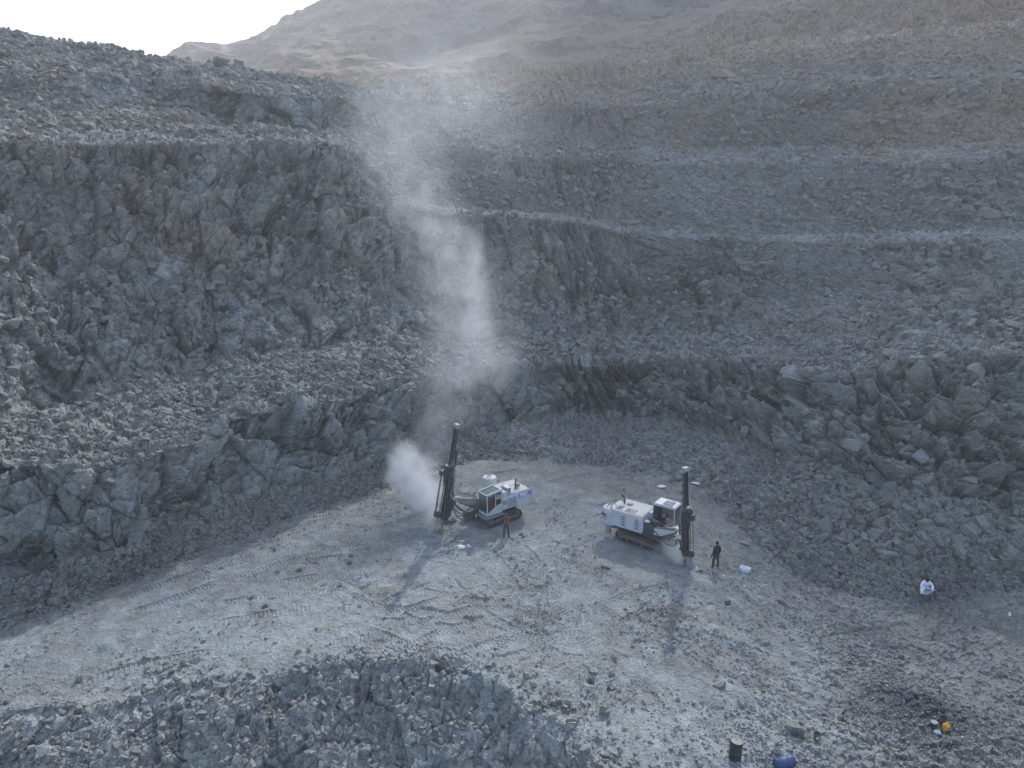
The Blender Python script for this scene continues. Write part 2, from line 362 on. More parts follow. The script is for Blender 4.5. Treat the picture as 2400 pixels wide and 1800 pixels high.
trk([(1940,1480),(2020,1460),(2100,1450),(2180,1430)], both=False, w=.5)
trk([(1420,1300),(1350,1350),(1300,1440),(1330,1540)])
trk([(520,1440),(760,1400),(1040,1415),(1300,1490),(1480,1600)])
trk([(180,1600),(420,1540),(700,1525),(900,1500)], both=False)
trk([(300,1420),(560,1330),(820,1260),(960,1235)])
trk([(880,1240),(960,1215),(1020,1200)], both=False)
for i in range(46):
    c0 = at_z(random.uniform(150, 1700), random.uniform(1150, 1560), 0.0); a = random.choice((.55, .75, .35, 2.6, .1)) + random.uniform(-.25, .25)
    if c0[0] < -.75 * (c0[1] - 20) or c0[1] > 50: continue
    ln = random.uniform(1.2, 2.6); bend = random.uniform(-.12, .12); p = c0[:2].copy(); pts = []
    for j in range(4):
        q = project(np.array([p[0], p[1], 0.0])); pts.append((float(q[0]), float(q[1]))); a += bend; p = p + np.array([math.cos(a), math.sin(a)]) * ln
    trk(pts, both=random.random() < .4, w=random.uniform(.2, .28))
fl = np.where((flat > .3) & (UU > -60) & (UU < 2460))
px, py = X[fl], Y[fl]; th = np.zeros(len(px), np.float32); tin = np.zeros(len(px), np.float32)
for c, wd in TRACKS:
    s0 = 0.0
    m0 = (px > c[:, 0].min() - 1) & (px < c[:, 0].max() + 1) & (py > c[:, 1].min() - 1) & (py < c[:, 1].max() + 1)
    ii = np.where(m0)[0]
    if not len(ii): continue
    best = np.full(len(ii), 9.0); arc = np.zeros(len(ii))
    for a, b in zip(c[:-1], c[1:]):
        d = b - a; L = math.hypot(*d)
        t = np.clip(((px[ii] - a[0]) * d[0] + (py[ii] - a[1]) * d[1]) / (L * L), 0, 1)
        r = np.hypot(px[ii] - a[0] - t * d[0], py[ii] - a[1] - t * d[1])
        m = r < best; best[m] = r[m]; arc[m] = s0 + t[m] * L; s0 += L
    ins = 1 - sm(best, wd * .85, wd * 1.1)
    ph = (arc / .21) % 1.0
    prof = np.where(ph < .3, 1.0, 0.0) * .052 - .026
    berm = np.exp(-((best - wd * 1.25) / .08) ** 2) * .024
    k2 = ins > .5
    th[ii[k2]] = prof[k2]; tin[ii] = np.maximum(tin[ii], ins); th[ii] += berm * (1 - ins)
fade = np.clip(.68 + 1.8 * vnoise(np.stack([px, py, py * 0], -1), 2.2, 8), .0, 1)
fzf = fz[fl] * (1 - .6 * tin) + th * fade
fz[fl] = fzf
HOLES = [(818,1320),(756,1372),(795,1372),(822,1306),(588,1405),(620,1428),(1016,1558),(1706,1410),(700,1340),(690,1590),(424,1610),(1384,1598)]
for u, v in HOLES:
    c = at_z(u, v, 0.0); r = np.hypot(X - c[0], (Y - c[1]))
    fz += flat * (-.55 * np.exp(-(r / .13) ** 4) + .07 * np.exp(-((r - .38) / .18) ** 2))
for (u, v, a, s) in ((1080,1150,.5,5.0),(1330,1180,.35,4),(1290,1310,.25,3),(900,1540,.25,4),(600,1500,.2,3),(2130,1640,.35,2.4)):
    c = at_z(u, v, 0.0); fz += flat * a * np.exp(-((X - c[0]) ** 2 + (Y - c[1]) ** 2) / s ** 2)
W = B + Nn * disp[..., None].astype(np.float32)
W[..., 2] += fz
# keep the standing ground of the machines level
for (x, y, r) in ((-.4, 43.2, 3.4), (7.9, 39.7, 3.4)):
    q = np.exp(-(((X - x) ** 2 + (Y - y) ** 2) / r ** 2) ** 2) * flat
    W[..., 2] = W[..., 2] * (1 - .75 * q) + .0 * q
# jitter sideways so that block edges are not aligned with the grid
WU, WV, WD = project(W)
FN = np.cross(np.gradient(W, axis=1), np.gradient(W, axis=0)); FN /= np.linalg.norm(FN, axis=-1, keepdims=True) + 1e-9
UPN = np.abs(FN[..., 2]); ledge = sm(UPN, .55, .85) * rockm

dust = flat * np.clip(.74 + .6 * fbm(B, 4, 4, 30) + 1.0 * fbm(B, 1.0, 4, 33) - .28 * rough_floor - .45 * streak * gx, 0, 1)
# pale floor mask fades to the right and along the foot of the walls
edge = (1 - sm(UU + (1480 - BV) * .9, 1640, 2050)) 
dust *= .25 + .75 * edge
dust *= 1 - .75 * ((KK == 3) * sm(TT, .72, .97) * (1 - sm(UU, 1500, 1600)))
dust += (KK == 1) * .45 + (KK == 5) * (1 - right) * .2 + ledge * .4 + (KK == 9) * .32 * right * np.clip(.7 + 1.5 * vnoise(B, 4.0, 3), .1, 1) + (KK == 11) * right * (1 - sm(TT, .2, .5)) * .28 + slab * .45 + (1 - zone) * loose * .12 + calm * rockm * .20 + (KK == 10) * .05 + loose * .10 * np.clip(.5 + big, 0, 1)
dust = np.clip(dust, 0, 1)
tan_ = np.clip(fbm(B, 11, 4, 40) * 1.6 - .25, 0, 1)
brown = sm(Z + big * 3, 40, 44.5) * (Y > 100)
brown = np.maximum(brown, tan_ * .8 * right * (KK >= 7) * (KK <= 15)); brown = np.maximum(brown, np.clip(tan_ - .1, 0, 1) * .7 * ((KK == 5) + (KK == 8)) )
brown = np.maximum(brown, (KK >= 12) * (KK <= 15) * right * np.clip(.35 + tan_, 0, .8))
brown = np.maximum(brown, .35 * (1 - right) * ((KK == 10) | (KK == 12)) * np.clip(.6 + 1.5 * big, 0, 1) * (UU < 700))
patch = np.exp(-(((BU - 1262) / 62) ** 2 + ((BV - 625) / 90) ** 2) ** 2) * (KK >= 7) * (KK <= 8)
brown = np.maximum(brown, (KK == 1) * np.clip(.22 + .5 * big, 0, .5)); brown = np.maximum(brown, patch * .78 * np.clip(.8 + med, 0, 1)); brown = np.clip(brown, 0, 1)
darkg = np.exp(-(((X - at_z(2130, 1640, 0)[0]) / 2.6) ** 2 + ((Y - at_z(2130, 1640, 0)[1] + .15 * (X - 14)) / 2.0) ** 2) ** 1.5) * np.clip(.95 + streak, 0, 1) * flat
heap = darkg.copy()
for u, v, r in ((1640,1690,.9),(1660,1775,.8),(1750,1790,.6),(1700,1695,.5)):
    c = at_z(u, v, 0); darkg = np.maximum(darkg, .8 * np.exp(-((X - c[0]) ** 2 + (Y - c[1]) ** 2) / r ** 2 / (.6 + med)) * flat)
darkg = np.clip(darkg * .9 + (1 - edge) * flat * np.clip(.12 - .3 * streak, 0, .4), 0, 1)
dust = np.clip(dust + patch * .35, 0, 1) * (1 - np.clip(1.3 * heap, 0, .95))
red = np.exp(-(((BU - 2330) / 130) ** 2 + ((BV - 18) / 30) ** 2)) * .8 * (KK == 16)
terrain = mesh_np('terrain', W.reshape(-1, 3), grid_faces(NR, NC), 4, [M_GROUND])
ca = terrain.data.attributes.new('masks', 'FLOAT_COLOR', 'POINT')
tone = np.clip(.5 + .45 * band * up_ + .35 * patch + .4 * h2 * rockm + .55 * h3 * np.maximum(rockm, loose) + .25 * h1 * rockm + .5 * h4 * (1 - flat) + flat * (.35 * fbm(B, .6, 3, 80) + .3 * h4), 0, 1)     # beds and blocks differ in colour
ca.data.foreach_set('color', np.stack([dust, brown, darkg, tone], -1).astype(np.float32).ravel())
ra = terrain.data.attributes.new('red', 'FLOAT', 'POINT'); ra.data.foreach_set('value', red.astype(np.float32).ravel())
tag(terrain, kind='structure')

# --- looking up the ground under an image position
vis = np.where((WU > -150) & (WU < 2550) & (WV > -80) & (WV < 1900) & (WD > 1))
_gu, _gv, _gd, _gp = WU[vis], WV[vis], WD[vis], W[vis]
def zbuf(cell=6):
    iu = ((_gu + 150) / cell).astype(int); iv = ((_gv + 80) / cell).astype(int)
    nu = int(2700 / cell) + 2; nv = int(1980 / cell) + 2
    zb = np.full(nu * nv, 1e9); idx = iu * nv + iv
    np.minimum.at(zb, idx, _gd)
    return zb, idx, nu, nv
_zb, _zi, _nu, _nv = zbuf()
_seen = _gd < _zb[_zi] + 1.2
def ground(u, v):
    d = (_gu - u) ** 2 + (_gv - v) ** 2 + np.where(_seen, 0, 1e6)
    return Vector(_gp[np.argmin(d)].tolist())
def ground_xy(x, y):
    m = (KK == 3)
    d = np.where(m, (W[..., 0] - x) ** 2 + (W[..., 1] - y) ** 2, 1e9)
    return float(W[..., 2].reshape(-1)[np.argmin(d)])

# ================================================================== FAR HILLS
def hill(name, lines, nrows, cols, dispf, brownf, mt=None, tone0=.40):
    u = np.linspace(*cols)
    lw = []
    for k, pts in enumerate(lines):
        p = np.array(pts, float); v = smooth1(np.interp(u, p[:, 0], p[:, 1]), 9); y = smooth1(np.interp(u, p[:, 0], p[:, 2]), 9)
        q = np.stack([u / 30., np.full(len(u), k * 3.1 + len(name)), 0 * u], -1)
        lw.append(at_Y(u, v + fbm(q, 1, 4, 2) * 4 * (k > 0), y))
    rows = []
    for k in range(len(lw) - 1):
        t = (np.arange(nrows[k]) / nrows[k])[:, None, None]; rows.append(lw[k][None] * (1 - t) + lw[k + 1][None] * t)
    rows.append(lw[-1][None]); G = np.concatenate(rows, 0).astype(np.float32)
    G = G + dispf(G)
    o = mesh_np(name, G.reshape(-1, 3), grid_faces(*G.shape[:2]), 4, [mt or M_MID])
    br = brownf(G).astype(np.float32); z = np.zeros_like(br)
    ca = o.data.attributes.new('masks', 'FLOAT_COLOR', 'POINT')
    ca.data.foreach_set('color', np.stack([z, br, z, z + tone0], -1).astype(np.float32).ravel())
    tag(o, kind='structure'); return o
_rx = 33 + np.array([60, 90, 117, 137, 160, 185, 240, 330, 500.]); _rz = np.array([262, 306, 337, 354, 372, 392, 410, 400, 380.])  # mountain crest out of view, shaped and shifted to shade the pit's right side
_ru, _rv, _ = project(np.stack([_rx, np.full(9, 560.0), _rz * 1.0 + 28], -1))
SHADE_RIDGE = [(300,235,560),(500,190,560),(760,90,560),(1000,-60,560)] + [(float(a), float(b), 560) for a, b in zip(_ru, _rv)]
print('ridge', SHADE_RIDGE)
def d_mtn(G):
    r = 1 - np.abs(fbm(G * np.array((1, 1, .30), np.float32), 120, 5, 50)) * 2
    r2 = 1 - np.abs(fbm(G * np.array((1, 1, .45), np.float32), 30, 4, 52)) * 2
    wz = G[..., 2] + 14 * fbm(G, 50, 4, 3) + G[..., 0] * .06
    d = np.zeros_like(G); d[..., 1] = -(r - .5) * 46 - (r2 - .5) * 17 + fbm(np.stack([G[..., 0] * .12, G[..., 1] * .12, wz], -1).astype(np.float32), 9, 3, 81) * 4.5 + fbm(G, 6, 4, 9) * 4.5
    d[..., 2] = fbm(G, 8, 4, 13) * 1.6
    return d
hill('far_mountain', [
  [(300,240,330),(3200,240,330)],
  [(300,215,380),(380,190,380),(700,165,380),(1100,130,380),(1600,90,380),(3200,60,380)],
  [(300,212,440),(380,170,440),(480,135,440),(560,125,440),(700,90,430),(900,60,420),(1100,20,430),(1500,-30,440),(3200,-80,440)],
  [(300,210,520),(375,165,520),(400,150,520),(425,135,520),(450,114,520),(480,106,520),(540,110,520),(590,82,520),(632,62,520),(690,30,520),(760,-4,520),(900,-80,520),(1100,-170,520),(1400,-230,520),(1900,-270,520),(3200,-300,520)],
  SHADE_RIDGE,
  [(300,300,760),(3200,-900,760)]],
  [20, 90, 150, 24, 8], (300, 3200, 900), d_mtn, lambda G: np.clip(.55 + .8 * fbm(G, 70, 3, 5), .0, 1), M_FAR, .22)
def d_mid(G):
    r2 = 1 - np.abs(fbm(G * np.array((1, 1, .5), np.float32), 22, 4, 52)) * 2
    wz = G[..., 2] + 6 * fbm(G, 25, 4, 3) + G[..., 0] * .05; h2, _ = blocks(G, (2.2, 2.2, 1.4), 9)
    d = np.zeros_like(G); d[..., 1] = -(r2 - .5) * 7 + fbm(np.stack([G[..., 0] * .15, G[..., 1] * .15, wz], -1).astype(np.float32), 5, 3, 81) * 3  + h2 * .8 + fbm(G, 14, 4, 19) * 4
    d[..., 2] = fbm(G, 9, 4, 23) * 1.6 + h2 * .4
    return d
hill('near_hill', [
  [(560,215,250),(1300,215,250)],
  [(560,205,262),(640,185,262),(800,170,262),(1000,175,262),(1300,180,262)],
  [(560,200,280),(620,180,280),(660,160,280),(700,142,280),(760,130,280),(820,130,280),(880,142,280),(960,156,280),(1060,160,280),(1300,170,280)],
  [(560,205,310),(1300,200,310)]], [24, 50, 8], (560, 1300, 400), d_mid, lambda G: np.clip(.75 + .5 * fbm(G, 30, 3, 5), .3, 1))
hill('ridge_hill', [
  [(880,205,290),(2400,120,290)],
  [(880,195,305),(1000,180,305),(1100,160,305),(1300,140,305),(1500,110,305),(1700,60,305),(2400,60,305)],
  [(880,192,335),(960,150,335),(1050,120,335),(1150,92,335),(1230,62,335),(1300,48,335),(1400,40,335),(1480,52,335),(1560,44,335),(1650,20,335),(1750,-10,335),(2400,-60,335)],
  [(880,200,365),(2400,0,365)]], [24, 90, 8], (880, 2400, 700), d_mid, lambda G: np.clip(.80 + .5 * fbm(G, 40, 3, 5), .3, 1))

# ================================================================== LOOSE ROCK
def rock_shape(seed, flatness):
    r = random.Random(seed); bm = bmesh.new()
    for _ in range(r.choice((11, 13, 15))):
        d = Vector((r.gauss(0, 1), r.gauss(0, 1), r.gauss(0, 1))).normalized()
        k = r.uniform(.82, 1.0)
        c = Vector((max(-.72, min(.72, d.x)), max(-.66, min(.66, d.y)), max(-.62, min(.62, d.z))))
        bm.verts.new((c.x * k * .72, c.y * k * .6, c.z * k * flatness))
    res = bmesh.ops.convex_hull(bm, input=bm.verts[:])
    bmesh.ops.delete(bm, geom=list({g for g in res['geom_interior'] + res['geom_unused'] if isinstance(g, bmesh.types.BMVert)}), context='VERTS')
    bmesh.ops.triangulate(bm, faces=bm.faces[:]); bm.normal_update()
    V = np.array([v.co[:] for v in bm.verts], np.float32); bm.verts.index_update()
    Fc = np.array([[v.index for v in f.verts] for f in bm.faces], np.int32); bm.free()
    return V, Fc
SHAPES = [rock_shape(i, .42 + .22 * (i % 3) / 2) for i in range(14)]
DENS = {1: .0, 2: .55, 3: .0, 4: 1.0, 5: .10, 6: .95, 7: .30, 8: .14, 9: .55, 10: .45, 11: .75, 12: .32, 13: .9, 14: .9, 15: .5, 16: .25}
dens = np.zeros((NR, NC))
for k, d in DENS.items(): dens[strip == k] = d
dens[:, :] = np.where(KK == 7, dens + right * .5 * (1 - TT), dens)
dens = np.where((KK == 3), .05 + .22 * rough_floor + .5 * sm(TT, .80, 1) * (1 - sm(UU, 950, 1100)) + .6 * (1 - sm(TT, .0, .09)) + .12 * gx, dens)
dens = np.where((KK == 10) | (KK == 12), dens + (1 - right) * .5, dens)
dens = np.where((KK == 4) & (UU > 1000), dens * (.40 + .6 * sm(UU, 1780, 2050) * sm(TT, .05, .5)), dens)
dens = np.where((KK == 3), dens + .45 * sm(UU, 1600, 1950), dens)
dens = dens * np.clip(.55 + 1.3 * fbm(B, 3.2, 3, 60) + .35 * (KK == 4), .03, 1.5)
dens *= (1 - .8 * rockm * ((KK == 5) | (KK == 8)))
dens *= 1 - .75 * calm * rockm
dens *= (1 - .85 * heap) * (1 - .8 * slab) * (1 - .8 * patch)
dens = np.where((KK == 9) | ((KK == 11) & (UU > 1150) & (TT < .4)), dens * .55, dens); dens = np.where((KK == 16) | (KK == 14), dens * .45, dens)
dens += ledge * .35 * (1 - .6 * calm)
area = np.abs(np.cross(np.gradient(np.stack([WU, WV], -1), axis=0), np.gradient(np.stack([WU, WV], -1), axis=1)))
ok = (WU > -120) & (WU < 2520) & (WV > -60) & (WV < 1880) & (UU > -500) & (UU < 2900)
wt = (dens * np.clip(area, 0, 12) * ok).ravel()
for (x, y, r) in ((-.4, 43.2, 2.6), (7.9, 39.7, 2.6)):
    wt *= (np.hypot(X - x, Y - y) > r).ravel()
NROCK = 150000
idx = RNG.choice(len(wt), NROCK, p=wt / wt.sum())
P0 = W.reshape(-1, 3)[idx]; D0 = WD.ravel()[idx]; K0 = KK.ravel()[idx]; U0 = WU.ravel()[idx]; V0 = WV.ravel()[idx]
smin = np.maximum(.10, 1.7 * D0 / 692); smax = np.where(K0 == 3, .30, np.where((K0 == 4), 1.15, 1.3))
smax = np.where((K0 == 4) & (U0 < 1880), .42, smax); T0 = TT.ravel()[idx]
smax = np.where((K0 == 4) & (U0 >= 1880) & (T0 < .35), .35, smax); smax = np.where((K0 == 3) & (U0 > 1600), .20, smax)
smax = np.where((K0 == 6) & (U0 < 1000), .7, smax); smax = np.where(K0 == 1, .5, smax)
zn = zone.ravel()[idx]
size = np.minimum(smin * np.where((K0 > 5) & (zn < .4), .75, 1) * np.where((K0 == 3) | ((K0 == 4) & (U0 > 1000) & (U0 < 1880)), .66, 1.0) * RNG.random(NROCK) ** (-1 / 2.2), smax * RNG.uniform(.6, 1, NROCK))
# coarse boulder field at the right-hand talus
bf = (K0 == 4) & (U0 > 1880 + 250 * (RNG.random(NROCK) - .5)) & (T0 > .28 + .2 * RNG.random(NROCK)) & (RNG.random(NROCK) < .3); size[bf] = np.maximum(size[bf], RNG.uniform(.2, .62, bf.sum()))
bf = (K0 == 13) & (U0 > 1500) & (RNG.random(NROCK) < .25); size[bf] = RNG.uniform(.5, 1.7, bf.sum())
bf = ((K0 == 10) | (K0 == 12)) & (U0 < 700) & (RNG.random(NROCK) < .1); size[bf] = RNG.uniform(.35, .9, bf.sum())
bf = (K0 == 3) & (V0 > 1540) & (U0 < 1450) & (RNG.random(NROCK) < .12); size[bf] = RNG.uniform(.2, .5, bf.sum())
kx = RNG.normal(size=(NROCK, 4)).astype(np.float32); kx[:, 1:3] *= .45; kx /= np.linalg.norm(kx, axis=1, keepdims=True)
def quat_mats(q):
    w_, z, y, x = q[:, 0], q[:, 3], q[:, 1], q[:, 2]
    return np.stack([1 - 2 * (y * y + z * z), 2 * (x * y - z * w_), 2 * (x * z + y * w_), 2 * (x * y + z * w_), 1 - 2 * (x * x + z * z), 2 * (y * z - x * w_),
                     2 * (x * z - y * w_), 2 * (y * z + x * w_), 1 - 2 * (x * x + y * y)], -1).reshape(-1, 3, 3)
MR = quat_mats(kx)
shp = RNG.integers(0, len(SHAPES), NROCK)
# visible ones, biggest in the picture first
cellu = ((U0 + 150) / 6).astype(int).clip(0, _nu - 1); cellv = ((V0 + 80) / 6).astype(int).clip(0, _nv - 1)
seen = (D0 < _zb[cellu * _nv + cellv] + 1.0) & (U0 > 20) & (U0 < 2380) & (V0 > 10) & (V0 < 1780)
rank = np.argsort(-(size / D0) * seen)
BIG = set(rank[:270].tolist())
tintr = RNG.random((NROCK, 2)); BR0 = brown.ravel()[idx]; DU0 = dust.ravel()[idx]
vs, fs, ts = [], [], []; off = 0
mask_small = np.ones(NROCK, bool); mask_small[list(BIG)] = False
for s, (V, Fc) in enumerate(SHAPES):
    ii = np.where((shp == s) & mask_small)[0]
    if not len(ii): continue
    VV = np.einsum('nij,vj->nvi', MR[ii], V) * size[ii][:, None, None] + P0[ii][:, None, :]
    VV[..., 2] += (size[ii] * .10)[:, None]
    FF = Fc[None] + (np.arange(len(ii)) * len(V))[:, None, None] + off
    off += VV.shape[0] * VV.shape[1]
    vs.append(VV.reshape(-1, 3)); fs.append(FF.reshape(-1))
    t = np.zeros((len(ii), len(V), 4), np.float32)
    t[..., 0] = np.clip(tintr[ii, 0] * .45 + .6 * DU0[ii] + .3 * (K0[ii] == 3), 0, 1)[:, None]; t[..., 1] = (np.clip(BR0[ii] * .9 + (tintr[ii, 1] > .9) * .3, 0, 1))[:, None]; t[..., 3] = 1
    ts.append(t.reshape(-1, 4))
rub = mesh_np('rubble', np.concatenate(vs), np.concatenate(fs), 3, [M_ROCK])
tag(rub, 'loose grey broken rock lying over the benches, slopes and pit floor', 'rubble', kind='stuff')
ca = rub.data.attributes.new('tint', 'FLOAT_COLOR', 'POINT'); ca.data.foreach_set('color', np.concatenate(ts).ravel())

BOULD = []
def rock_mesh(i, tint):
    V, Fc = SHAPES[i % len(SHAPES)]
    me = bpy.data.meshes.new('boulder')
    bm = bmesh.new(); vv = [bm.verts.new(v.tolist()) for v in V]
    for f in Fc: bm.faces.new([vv[j] for j in f])
    bmesh.ops.dissolve_limit(bm, angle_limit=R(12), verts=bm.verts[:], edges=bm.edges[:])
    bmesh.ops.bevel(bm, geom=bm.edges[:], offset=.022, segments=1, affect='EDGES', clamp_overlap=True)
    bm.to_mesh(me); bm.free(); me.materials.append(M_ROCK)
    a = me.attributes.new('tint', 'FLOAT_COLOR', 'POINT'); a.data.foreach_set('color', np.tile(np.array(tint, np.float32), len(me.vertices)))
    return me
TINTS = [(.12, .0, 0, 1), (.55, 0, 0, 1), (.15, .5, 0, 1)]
MESHES = {(i, j): rock_mesh(i, TINTS[j]) for i in range(len(SHAPES)) for j in range(3)}
def region(u, v):
    if v < 175 and u > 1150: return 'angular boulder high on the brown upper slopes at right', 'boulders on the brown upper slopes'
    if v < 350 and u > 1000: return 'tan-grey angular boulder on the upper right bench', 'boulders on the upper right bench'
    if v < 350 and u > 820: return 'hazy grey boulder on the far central slope', 'boulders on the far central slope'
    if v < 350: return 'brownish angular boulder on the upper left rubble slope', 'boulders on the upper left slope'
    if u < 1000 and v < 830: return 'grey boulder lodged on the tall left quarry wall', 'boulders on the tall left wall'
    if v < 720: return 'grey boulder on the terraces of the right-hand back wall', 'boulders on the right-hand terraces'
    if u < 1000 and v < 1150: return 'grey boulder on the rubble terrace halfway down the left wall', 'boulders on the left terrace'
    if v < 1020: return 'grey boulder on the gravel bench above the undercut ledge', 'boulders on the gravel bench'
    if u > 1640 and v < 1420: return 'grey angular boulder in the rockfall on the right side of the pit', 'boulders in the right-hand rockfall'
    if u < 1000 and v < 1500: return 'grey stone at the foot of the lower left wall', 'stones at the foot of the left wall'
    if u < 1450 and v > 1540: return 'grey boulder along the broken near edge of the pit floor', 'boulders along the near edge'
    return 'grey stone lying loose on the dusty pit floor', 'loose stones on the pit floor'
def put_boulder(p, s, rotm, i, j, label, group):
    o = bpy.data.objects.new('boulder', MESHES[(i % len(SHAPES), j)]); COL.objects.link(o)
    o.matrix_world = Matrix.Translation(p) @ rotm.to_4x4() @ Matrix.Scale(s, 4)
    tag(o, label, 'boulder', group)
    return o
_szr = size / D0
_q = np.quantile(_szr[rank[:270]], (.45, .8))
for i in rank[:270]:
    lab, grp = region(U0[i], V0[i])
    tnt = 2 if (BR0[i] > .35 and K0[i] != 1) or (U0[i] < 700 and V0[i] < 340) else int(tintr[i, 0] > .6)
    ww = ('smaller ', 'mid-sized ', 'large ')[int(np.searchsorted(_q, _szr[i]))] + ('', 'pale ', '')[tnt]
    lab = ww + lab.replace('grey ', '', 1) if tnt == 1 else ww + lab
    m = Matrix(MR[i].tolist()); p = Vector(P0[i].tolist()); p.z += float(size[i]) * .12
    put_boulder(p, float(size[i]), m, int(shp[i]), tnt, lab, grp)
NOTABLE = [   # u, v, size px, shape, tint, flat rot, label
 (515,150,44,3,0,'large dark flat-topped boulder on the left skyline'),
 (560,160,30,5,0,'smaller dark boulder on the left skyline right of the larger flat-topped one'),
 (218,108,12,2,0,'tiny upright stone breaking the far left skyline'),
 (1752,1205,38,8,1,'large pale angular boulder topping the small rock pile right of the right-hand rig'),
 (1748,1275,25,1,1,'rounded pale stone at the lower edge of the small rock pile'),
 (1796,1268,20,4,1,'small pale stone on the right of the small rock pile'),
 (2080,1305,34,9,1,'long rounded slab on the gravel slope left of the seated man'),
 (2200,1222,30,10,0,'square-faced block standing in the right-hand rockfall'),
 (2285,1245,46,12,0,'largest flat slab in the right-hand rockfall'),
 (2000,1150,26,7,0,'square block below the slabby right wall'),
 (1955,1160,26,11,0,'pointed block left of the square block below the right wall'),
 (1840,1132,26,13,0,'isolated grey block on the slope above the small rock pile'),
 (2325,505,44,0,1,'large pale block on the right edge of the third terrace'),
 (2330,345,34,2,2,'pair-forming pale block at the right end of the upper terrace'),
 (1700,180,48,6,2,'biggest tan boulder of the upper bench cluster'),
 (1810,205,30,8,2,'upright tan boulder on the upper bench crest'),
 (2095,172,38,10,2,'tan boulder leaning in the right group on the upper bench'),
 (1612,545,30,12,1,'wide pale slab embedded at the crest of the second terrace'),
 (1862,1712,38,5,1,'pale rounded boulder left of the small brown drum'),
 (1420,1330,20,9,1,'pale stone on the dust below the right-hand rig'),
 (1683,1607,28,4,1,'pale block uppermost in the small heap above the dark drum'),
 (1735,1650,18,7,1,'pale stone lowest in the small heap above the dark drum'),
 (1640,1795,16,11,1,'small white-grey stone at the bottom edge left of the dark drum'),
 (2032,1795,26,3,1,'grey block cut by the bottom edge right of the blue drum'),
]
for (u, v, s, i, j, lab) in NOTABLE:
    p = ground(u, v); d = project(np.array(p[:]))[2]; sz = s * float(d) / F * 1.15
    rr = random.Random(u)
    p.z += sz * .12
    put_boulder(p, sz, Matrix.Rotation(rr.uniform(0, 6.3), 3, 'Z') @ Matrix.Rotation(rr.uniform(-.3, .3), 3, 'X'), i, j, lab, None)

# ------------------------------------------------------------------ haze
bm = bmesh.new(); bmesh.ops.create_cube(bm, size=1.0)
bmesh.ops.scale(bm, vec=(2400, 1040, 500), verts=bm.verts); bmesh.ops.translate(bm, vec=(0, 300, 235), verts=bm.verts)
me = bpy.data.meshes.new('haze'); bm.to_mesh(me); bm.free()
haze = bpy.data.objects.new('haze', me); COL.objects.link(haze); tag(haze, 'thin dusty air over the whole quarry', 'haze', kind='stuff')
hm = bpy.data.materials.new('haze_air'); hm.use_nodes = True; t = hm.node_tree; t.nodes.remove(t.nodes['Principled BSDF'])
pv = t.nodes.new('ShaderNodeVolumePrincipled'); pv.inputs['Density'].default_value = .00078; pv.inputs['Color'].default_value = (.90, .91, .93, 1)
pv.inputs['Anisotropy'].default_value = .3
t.links.new(pv.outputs[0], t.nodes['Material Output'].inputs['Volume']); me.materials.append(hm)
